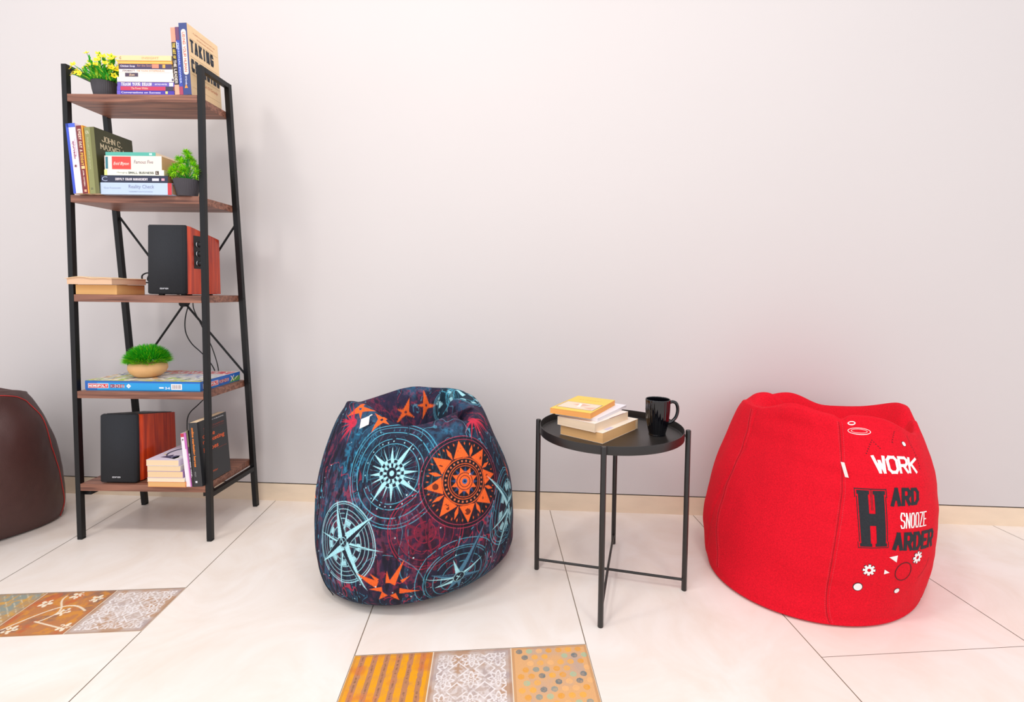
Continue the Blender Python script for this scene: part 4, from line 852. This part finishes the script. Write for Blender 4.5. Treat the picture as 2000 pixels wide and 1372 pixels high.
def gear(th, v, R):
    pts = []
    for k in range(8):
        a = k*PI/4
        for da, r in ((-.28, .68), (-.2, 1), (.2, 1), (.28, .68)): pts.append((R*r*math.cos(a+da), R*r*math.sin(a+da)))
    inner = [(R*.3*math.cos(math.atan2(y, x)), R*.3*math.sin(math.atan2(y, x))) for x, y in pts]; n = len(pts)
    loc('gear_print', m_bp, th, v, [[(x*1.12, y*1.12) for x, y in q] for q in [[inner[i], pts[i], pts[(i+1) % n], inner[(i+1) % n]] for i in range(n)]], .0004)
    loc('gear_print', m_wp, th, v, [[inner[i], pts[i], pts[(i+1) % n], inner[(i+1) % n]] for i in range(n)], .0009)
gear(4.437, .3333, .0165); gear(4.808, .3576, .018)
disc = lambda R, ry=1: [[(0, 0), (R*math.cos(a), R*ry*math.sin(a)), (R*math.cos(a+PI/8), R*ry*math.sin(a+PI/8))] for a in [k*PI/8 for k in range(16)]]
for th_, v_, R in ((4.381, .2882, .0115), (4.682, .2778, .008), (4.708, .5625, .006)):
    loc('dot_print', m_bp, th_, v_, disc(R*1.18), .0004); loc('dot_print', m_wp, th_, v_, disc(R), .0009)
loc('triangle_print', m_wp, 4.60, .3611, fan([(-.014, .003), (.008, .009), (.008, -.012)])); loc('triangle_print', m_wp, 4.56, .3299, fan([(-.006, .008), (.009, -.001), (-.006, -.006)]))
loc('circle_print', m_dp, 4.695, .3299, ring_q(.0265, .029, .0028))
loc('leaf_print', m_wp, 4.345, .5729, ring_q(.028, .010, .0016, 28)+ring_q(.02, .006, .001, 28)); loc('leaf_print', m_wp, 4.289, .5960, ring_q(.010, .006, .0028, 14))
def dotted(pts, r=.0013, step=.006):
    out = []
    for a, b in zip(pts, pts[1:]):
        L = math.dist(a, b); k = max(1, int(L/step))
        for i in range(k):
            x = a[0]+(b[0]-a[0])*i/k; y = a[1]+(b[1]-a[1])*i/k; out.append([(x-r, y-r), (x+r, y-r), (x+r, y+r), (x-r, y+r)])
    return out
loc('zigzag_print', m_dp, 4.468, .5480, dotted([(-.028, -.024), (-.012, .014), (.006, -.006), (.012, -.010)])); loc('zigzag_print', m_dp, 4.62, .575, dotted([(-.008, -.018), (.008, .02)])); loc('zigzag_print', m_dp, 4.80, .565, dotted([(-.006, .03), (-.002, .0), (.008, -.03), (.006, -.06)]))
loc('arc_print', m_dp, 4.93, .322, dotted([(-.02, -.02), (-.004, -.006), (.01, .014), (.018, .036)], .0011, .0035))
mb = MB(); P, n, la, lb = rs.frame(4.205, .514); u = rs.at(4.205+.012/la, .514)-P; d = rs.at(4.240, .4896)-P; n = np.array(n)
c4 = [P+n*.002, P+u*.85+n*.004, P+u*.85+d+n*.006, P+d*1+n*.003]; mb.hexa([tuple(c) for c in c4]+[tuple(c+n*.0008) for c in c4]); mb.build('fabric_tag', m_tagm, red)

# --- brown bag
def fold_brown(G, th, vv, s):
    V, Tn = np.meshgrid(vv, th, indexing='ij'); wr = .012*(fbm(np.stack([np.cos(Tn)*1.5, np.sin(Tn)*1.5, V*5], -1), 1.5, 13)-.5)*win(V, .2, .3, .8, .9)*2
    G[..., 0] += wr*np.cos(Tn)*.6; G[..., 1] += wr*np.sin(Tn)
    return bumps(G, th, vv, s, BUMP_BROWN)
BUMP_BROWN = [(5.6, .52, .35, .03, -.02, 0), (5.9, .585, .3, .03, .012, .008)]
m_brown = mat('brown_leatherette', '4A2C28', rough=.5, noise=.12, nscale=40, bump=.5, bscale=500, spec=.45)
bs_ = Surf('brown', 420, 160, 22, front=5.3, fold=fold_brown)
brown = thing('bean_bag', 'dark brown bean bag with red piping, cut by the left edge', 'bean bag', Matrix.Identity(4))
gridmesh('bag_body', bs_.P, None, m_brown, brown, closed_t=True)
m_pipe = mat('red_piping', 'C8302E', rough=.6)
seam(bs_, [(5.30, .60), (5.62, .600), (5.925, .594), (6.14, .588), (.039+2*PI, .5694), (.209+2*PI, .5174), (.292+2*PI, .4271), (.50+2*PI, .3438), (.62+2*PI, .2292), (.585+2*PI, .1181)], m_pipe, brown, .0016, name='piping')
seam(bs_, [(4.2, .60), (4.1, .45), (4.05, .3), (4.1, .12)], m_pipe, brown, .0016, name='piping')

# --- patterned bag
def fold_blue(G, th, vv, s):
    V, Tn = np.meshgrid(vv, th, indexing='ij')
    wr = .007*(fbm(np.stack([np.cos(Tn)*1.6, np.sin(Tn)*1.6, V*4], -1), 1.7, 23)-.5)*win(V, .12, .25, .85, .95)*2
    seamg = sum(-.0032*np.exp(-(angd(Tn, t0)/.02)**2) for t0 in (3.75, 4.95, 5.9, 2.6, 1.4, .4))*win(V, .1, .2, .6, .66)
    G[..., 0] += (wr+seamg)*np.cos(Tn); G[..., 1] += (wr+seamg)*np.sin(Tn)
    return bumps(G, th, vv, s, BUMP_BLUE)
BUMP_BLUE = [(1.25, .76, .10, .05, -.045, .01), (.85, .80, .20, .05, -.02, .055), (5.55, .655, .10, .04, -.03, -.035), (4.6, .74, .5, .04, 0, -.03), (4.75, .63, .5, .05, 0, -.02), (3.75, .66, .32, .04, .02, .012), (5.75, .64, .22, .03, -.03, -.01), (1.2, .80, .35, .06, -.02, .05), (.3, .78, .35, .06, -.05, .045), (2.2, .80, .3, .05, 0, .02), (1.7, .8, .12, .06, 0, -.03)]
bl = Surf('blue', 900, 220, [6, 8, 26, 60, 78, 78, 78, 60, 40, 34, 14, 6], fold=fold_blue)
def blue_pattern(s):
    P = s.P; c = np.zeros(P.shape)+np.array(lin('1B2034'))
    Q = P*np.array([1, 1, .45]); nA = fbm(Q, 9, 1, 4); nB = fbm(Q, 22, 5, 3); nC = fbm(P, 55, 8, 3); nD = fbm(Q, 8, 17, 4); nE = fbm(P*np.array([1, 1, .25]), 90, 11, 2)
    nF = fbm(P*np.array([1, 1, .16]), 150, 31, 2); nG = fbm(P, 120, 41, 2)
    c = mixc(c, '2E2440', np.clip((nD-.42)*4, 0, .9)*np.clip(nF*2, 0, 1))
    c = mixc(c, '1B5A78', np.clip((nA-.48)*5, 0, .85)*np.clip((nF-.46)*7, 0, .9)); c = mixc(c, '2F8CB0', np.clip((nA-.5)*7, 0, 1)*np.clip((nC-.52)*9, 0, .9)*np.clip((nG-.38)*5, 0, 1))
    c = mixc(c, '8A2640', np.clip((nD-.57)*8, 0, 1)*np.clip((nC-.48)*9, 0, .85)*np.clip((nG-.38)*5, 0, 1)); c = mixc(c, '6A3048', np.clip((nB-.58)*8, 0, 1)*np.clip((nG-.45)*7, 0, .7))
    c = mixc(c, '12131F', np.clip((nE-.54)*9, 0, .75)); c = mixc(c, '5CB4D0', np.clip(1-np.abs(nA-.5)/.004, 0, .7)*(nB > .42)); c = mixc(c, '3E93B4', np.clip(1-np.abs(nB-.52)/.008, 0, .6)*(nD < .5)); c = mixc(c, 'C8304A', np.clip(1-np.abs(nB-.46)/.009, 0, .65)*(nD > .5))
    top = np.clip((s.vv[:, None]-.5)*9, 0, 1)*np.ones(P.shape[:2]); c = mixc(c, '3A3450', top*.35*np.clip(nC*1.5, 0, 1)); c = mixc(c, '3F7FA6', top*np.clip((nA-.53)*8, 0, .35)*np.clip(nE*2-.5, 0, 1))
    TEAL, LT, OR, CR, NV = '58B2CC', 'A6E0EA', 'EE6428', 'A8223E', '1A1C2C'
    dens = .001
    def local(th, v, roll=0):
        p, n, la, lb = s.frame(th, v); ex = s.at(th+.01, v)-p; ex /= np.linalg.norm(ex); ey = np.cross(n, ex); d = P-p; x = d@ex; y = d@ey; zz = d@n; r3 = np.sqrt(x*x+y*y+zz*zz); r2 = np.hypot(x, y)+1e-9
        k = r3/r2; x, y = x*k, y*k; far = (zz < -.25)|(r3 > .3); x = np.where(far, 9, x); y = np.where(far, 9, y); return x, y, np.hypot(x, y), np.arctan2(y, x)
    def AA(dist): return np.clip(.5-dist/dens, 0, 1)
    def ring(r, R, w, col, a=1, brk=None):
        nonlocal c
        m = AA(np.abs(r-R)-w/2)*a
        if brk is not None: m = m*(brk > .42)
        c = mixc(c, col, m)
    def disc(r, R, col, a=1):
        nonlocal c
        c = mixc(c, col, AA(r-R)*a)
    def spike(x, y, ang, L, w, r0, col, two=None, a=1, diamond=False):
        nonlocal c
        ca, sa = math.cos(ang), math.sin(ang); u = x*ca+y*sa; t = -x*sa+y*ca
        if diamond: mid = (r0+L)/2; half = np.where(u < mid, (u-r0)/(mid-r0), (L-u)/(L-mid))*w
        else: half = w*(1-(u-r0)/(L-r0))
        d = np.maximum(np.abs(t)-half, np.maximum(r0-u, u-L)); m = AA(d)*a
        c = mixc(c, col, m)
        if two: c = mixc(c, two, m*(t < -.0006)*(half > .0022)*(np.abs(t) < half-.0012))
    # teal compass with a chequered hub
    x, y, r, t = local(4.647, .4965); disc(r, .121, NV, .45)
    for R, w in ((.148, .0022), (.139, .0014), (.121, .0026), (.098, .0018), (.083, .0018)): ring(r, R, w, TEAL, .9, nC+.12)
    for k in range(48): spike(x, y, k*PI/24+.05, .137, .0018, .126, '3C8AA8', a=.6*(k % 4 < 3))
    for k in range(32): spike(x, y, k*PI/16, .081, .0007, .04, TEAL, a=.6)
    for a, L, w in ((63, .102, .0075), (102, .074, .006), (148, .084, .0075), (12, .079, .006), (-24, .097, .0075), (-78, .079, .006), (-118, .1, .0075), (192, .072, .006), (170, .07, .003), (40, .07, .003), (125, .075, .002), (-50, .075, .003), (-148, .07, .003), (85, .075, .002), (-5, .08, .002), (-100, .07, .003)): spike(x, y, math.radians(a), L, w, .034, LT)
    disc(r, .040, LT); chk = ((np.floor(t/(PI/10)) % 2) == 0); c = mixc(c, NV, ((r < .0385)&(r > .030)&chk)|((r < .027)&(r > .017)&~chk)); ring(r, .0285, .0012, NV); disc(r, .0165, NV); disc(r, .0075, LT)
    for k in range(16): 
        a = k*PI/8+.2; disc(np.hypot(x-.0905*math.cos(a), y-.0905*math.sin(a)), .0019, LT)
    # crimson faded compass
    x, y, r, t = local(4.935, .392); disc(r, .1, '4A1A30', .35)
    for R, w in ((.108, .0025), (.1, .0018), (.08, .0015), (.055, .0018), (.03, .002)): ring(r, R, w, CR, .9, nC+.1)
    for k in range(30): spike(x, y, k*PI/15, .098, .0022, .088, CR, a=.6*(k % 3 > 0))
    for k in range(8): spike(x, y, k*PI/4+.3, .075, .007, .01, '7A2038', a=.7)
    # orange sun compass
    x, y, r, t = local(5.284, .4757); disc(r, .128, '17161F', .8)
    for R, w in ((.129, .0016), (.119, .0014)): ring(r, R, w, 'C0405A', .9, nC+.16)
    for k in range(40): spike(x, y, k*PI/20, .112, .0022, .102, OR, diamond=True, a=.8)
    for k in range(8): spike(x, y, k*PI/4+PI/8, .107, .0055, .068, OR, diamond=True)
    for k in range(8): 
        a_ = k*PI/4; spike(x, y, a_, .116, .0235, .066, OR)
        gx, gy = x-.085*math.cos(a_), y-.085*math.sin(a_); c = mixc(c, '4A1E18', (np.hypot(gx, gy) < .009)*(nC > .5)*.9)
    disc(r, .067, '17161F'); ring(r, .0645, .0022, OR)
    for k in range(28):
        a = k*2*PI/28; disc(np.hypot(x-.0565*math.cos(a), y-.0565*math.sin(a)), .0028, 'D8724A')
    ring(r, .049, .0018, OR); ring(r, .043, .0016, OR, .8)
    for k in range(8): spike(x, y, k*PI/4+.2, .041, .010, .02, OR)
    for k in range(8): spike(x, y, k*PI/4+.2+PI/8, .042, .0055, .025, '28406A')
    disc(r, .027, OR); ring(r, .0235, .0022, '17161F'); ring(r, .0155, .002, '17161F'); disc(r, .0075, '2A5C90'); disc(r, .003, '17161F')
    # blue white star at lower left
    x, y, r, t = local(4.224, .355); disc(r, .108, '14202E', .55)
    for R, w in ((.112, .0028), (.106, .0016), (.092, .0016), (.08, .0014), (.066, .0022), (.048, .002)): ring(r, R, w, LT, .9, nC+.15)
    band = ((np.floor((t+.2)/(PI/9)) % 2) == 0)&(r < .0635)&(r > .0505); c = mixc(c, LT, band*.85)
    for a, L in ((0, .135), (90, .10), (180, .11), (270, .13)): spike(x, y, math.radians(a), L, .0065, .008, LT, two=NV)
    for a, L in ((44, .135), (-54, .15), (116, .12), (222, .12)): spike(x, y, math.radians(a), L, .019, .006, LT, two=NV)
    disc(r, .0155, NV); ring(r, .0135, .0018, LT); spike(x, y, .8, .011, .002, -.011, LT); spike(x, y, -.8, .011, .002, -.011, LT)
    # bottom right star
    x, y, r, t = local(5.24, .270); disc(r, .105, '14202E', .5)
    for R, w in ((.128, .0018), (.105, .0018), (.098, .0014), (.078, .0016), (.055, .0016)): ring(r, R, w, TEAL, .9, nC+.1)
    for a, L, w, col, two in ((66, .17, .017, '4C7C96', '232A40'), (112, .07, .008, LT, None), (30, .085, .008, LT, '3C6C84'), (-12, .085, .013, '4C7C96', '2A3A54'), (165, .09, .012, '4C7C96', '2A3A54'), (200, .075, .014, LT, NV), (245, .06, .012, '4C7C96', None), (175, .11, .003, LT, None), (285, .06, .008, '4C7C96', None)): spike(x, y, math.radians(a), L, w, .012, col, two)
    disc(r, .0195, NV); ring(r, .0175, .0018, LT); spike(x, y, 1.1, .013, .0022, -.013, LT); spike(x, y, -.6, .011, .0022, -.011, LT)
    # right star
    x, y, r, t = local(5.86, .385); disc(r, .1, '14202E', .6)
    for R, w in ((.118, .0022), (.11, .0016), (.096, .0014), (.08, .002)): ring(r, R, w, TEAL, .9, nC+.15)
    band = ((np.floor((t+.1)/(PI/8)) % 2) == 0)&(r < .076)&(r > .054); c = mixc(c, LT, band*.8)
    for a, L in ((128, .17), (252, .15), (20, .09), (300, .1), (200, .11), (70, .09)): spike(x, y, math.radians(a), L, .015, .006, LT, two='2A5A6C')
    disc(r, .012, NV); disc(r, .006, TEAL)
    # orange splinter star near the foot
    x, y, r, t = local(4.66, .262); ring(r, .1, .0016, TEAL, .6, nC)
    for a, L, w, r0 in ((160, .105, .012, .035), (63, .105, .010, .02), (95, .055, .007, .02), (142, .07, .006, .04), (35, .075, .005, .045), (-8, .085, .010, .03), (185, .06, .008, .02), (-60, .05, .01, .02), (230, .05, .01, .02)): spike(x, y, math.radians(a), L, w, r0, OR)
    # orange fragments and a teal dial over the folds
    for th_, v_, sc_, rot in ((4.0, .640, 1, 20), (4.35, .655, .9, 70), (2.4, .80, 1, 10), (1.8, .78, 1.1, 120), (6.1, .45, .8, 0), (3.55, .40, .8, 0)):
        x, y, r, t = local(th_, v_)
        for a, L, w in ((0, .05, .010), (100, .04, .009), (205, .055, .012), (290, .035, .008)): spike(x, y, math.radians(a+rot), L*sc_, w*sc_, .004, OR)
    for th_, v_ in ((1.2, .80), (.7, .74)):
        x, y, r, t = local(th_, v_); disc(r, .06, '12303E', .8)
        for R in (.07, .062, .04): ring(r, R, .0025, TEAL, .9)
        band = ((np.floor(t/(PI/7)) % 2) == 0)&(r < .057)&(r > .044); c = mixc(c, LT, band*.8); spike(x, y, .9, .07, .01, 0, LT)
    # crimson bursts
    for th_, v_, a0 in ((4.0, .575, 200), (5.6, .60, 270)):
        x, y, r, t = local(th_, v_)
        for k in range(13): spike(x, y, math.radians(a0-80+k*13+8*math.sin(k*5)), .055+.03*math.sin(k*2.3)**2, .0035, .006, 'CE2C46', a=.85)
        disc(r, .014, 'CE2C46', .8)
    rr = random.Random(8)
    for k in range(46):
        th_, v_ = rr.uniform(3.6, 6), rr.uniform(.2, .6); p = s.at(th_, v_); d = np.linalg.norm(P-p, axis=-1); c = mixc(c, 'BFE6EE', AA(d-rr.uniform(.0012, .0024)))
    return c
BLUEBAG = thing('bean_bag', 'dark blue bean bag patterned with compasses between the shelf and table', 'bean bag', Matrix.Identity(4))
gridmesh('bag_body', bl.P, blue_pattern(bl), vmat('printed_canvas', rough=.85, bump=.4, bscale=800, fine=.22, fs=420), BLUEBAG, closed_t=True)
m_dthr = mat('navy_thread', '14151E', rough=.9)
seam(bl, [(3.62, .56), (3.68, .46), (3.80, .34), (3.949, .184), (4.0, .14)], m_dthr, BLUEBAG, .0012, name='seam'); seam(bl, [(4.961, .60), (4.96, .45), (4.94, .16)], m_dthr, BLUEBAG, .0006, name='seam')
mb = MB(); P, n, la, lb = bl.frame(4.184, .5903); ex = bl.at(4.184+.02, .5903)-P; ex /= np.linalg.norm(ex); ey = np.cross(n, ex)
c4 = [P+n*.008+a_*ex*.02+b_*ey*.026 for a_, b_ in ((-.9, .1), (-.1, -.9), (.9, -.0), (.1, .9))]; mb.hexa([tuple(q) for q in c4]+[tuple(q+n*.001) for q in c4]); mb.tube([tuple(c4[3]), tuple(P+ey*.03)], .002, 6); mb.build('fabric_tag', m_tagm, BLUEBAG)
for o, s_ in ((red, rs), (brown, bs_), (BLUEBAG, bl)):
    base = Vector((float(s_.q['C'][0]), float(s_.q['C'][1]), 0)); o.location = base
    for ch in o.children: ch.location = -base
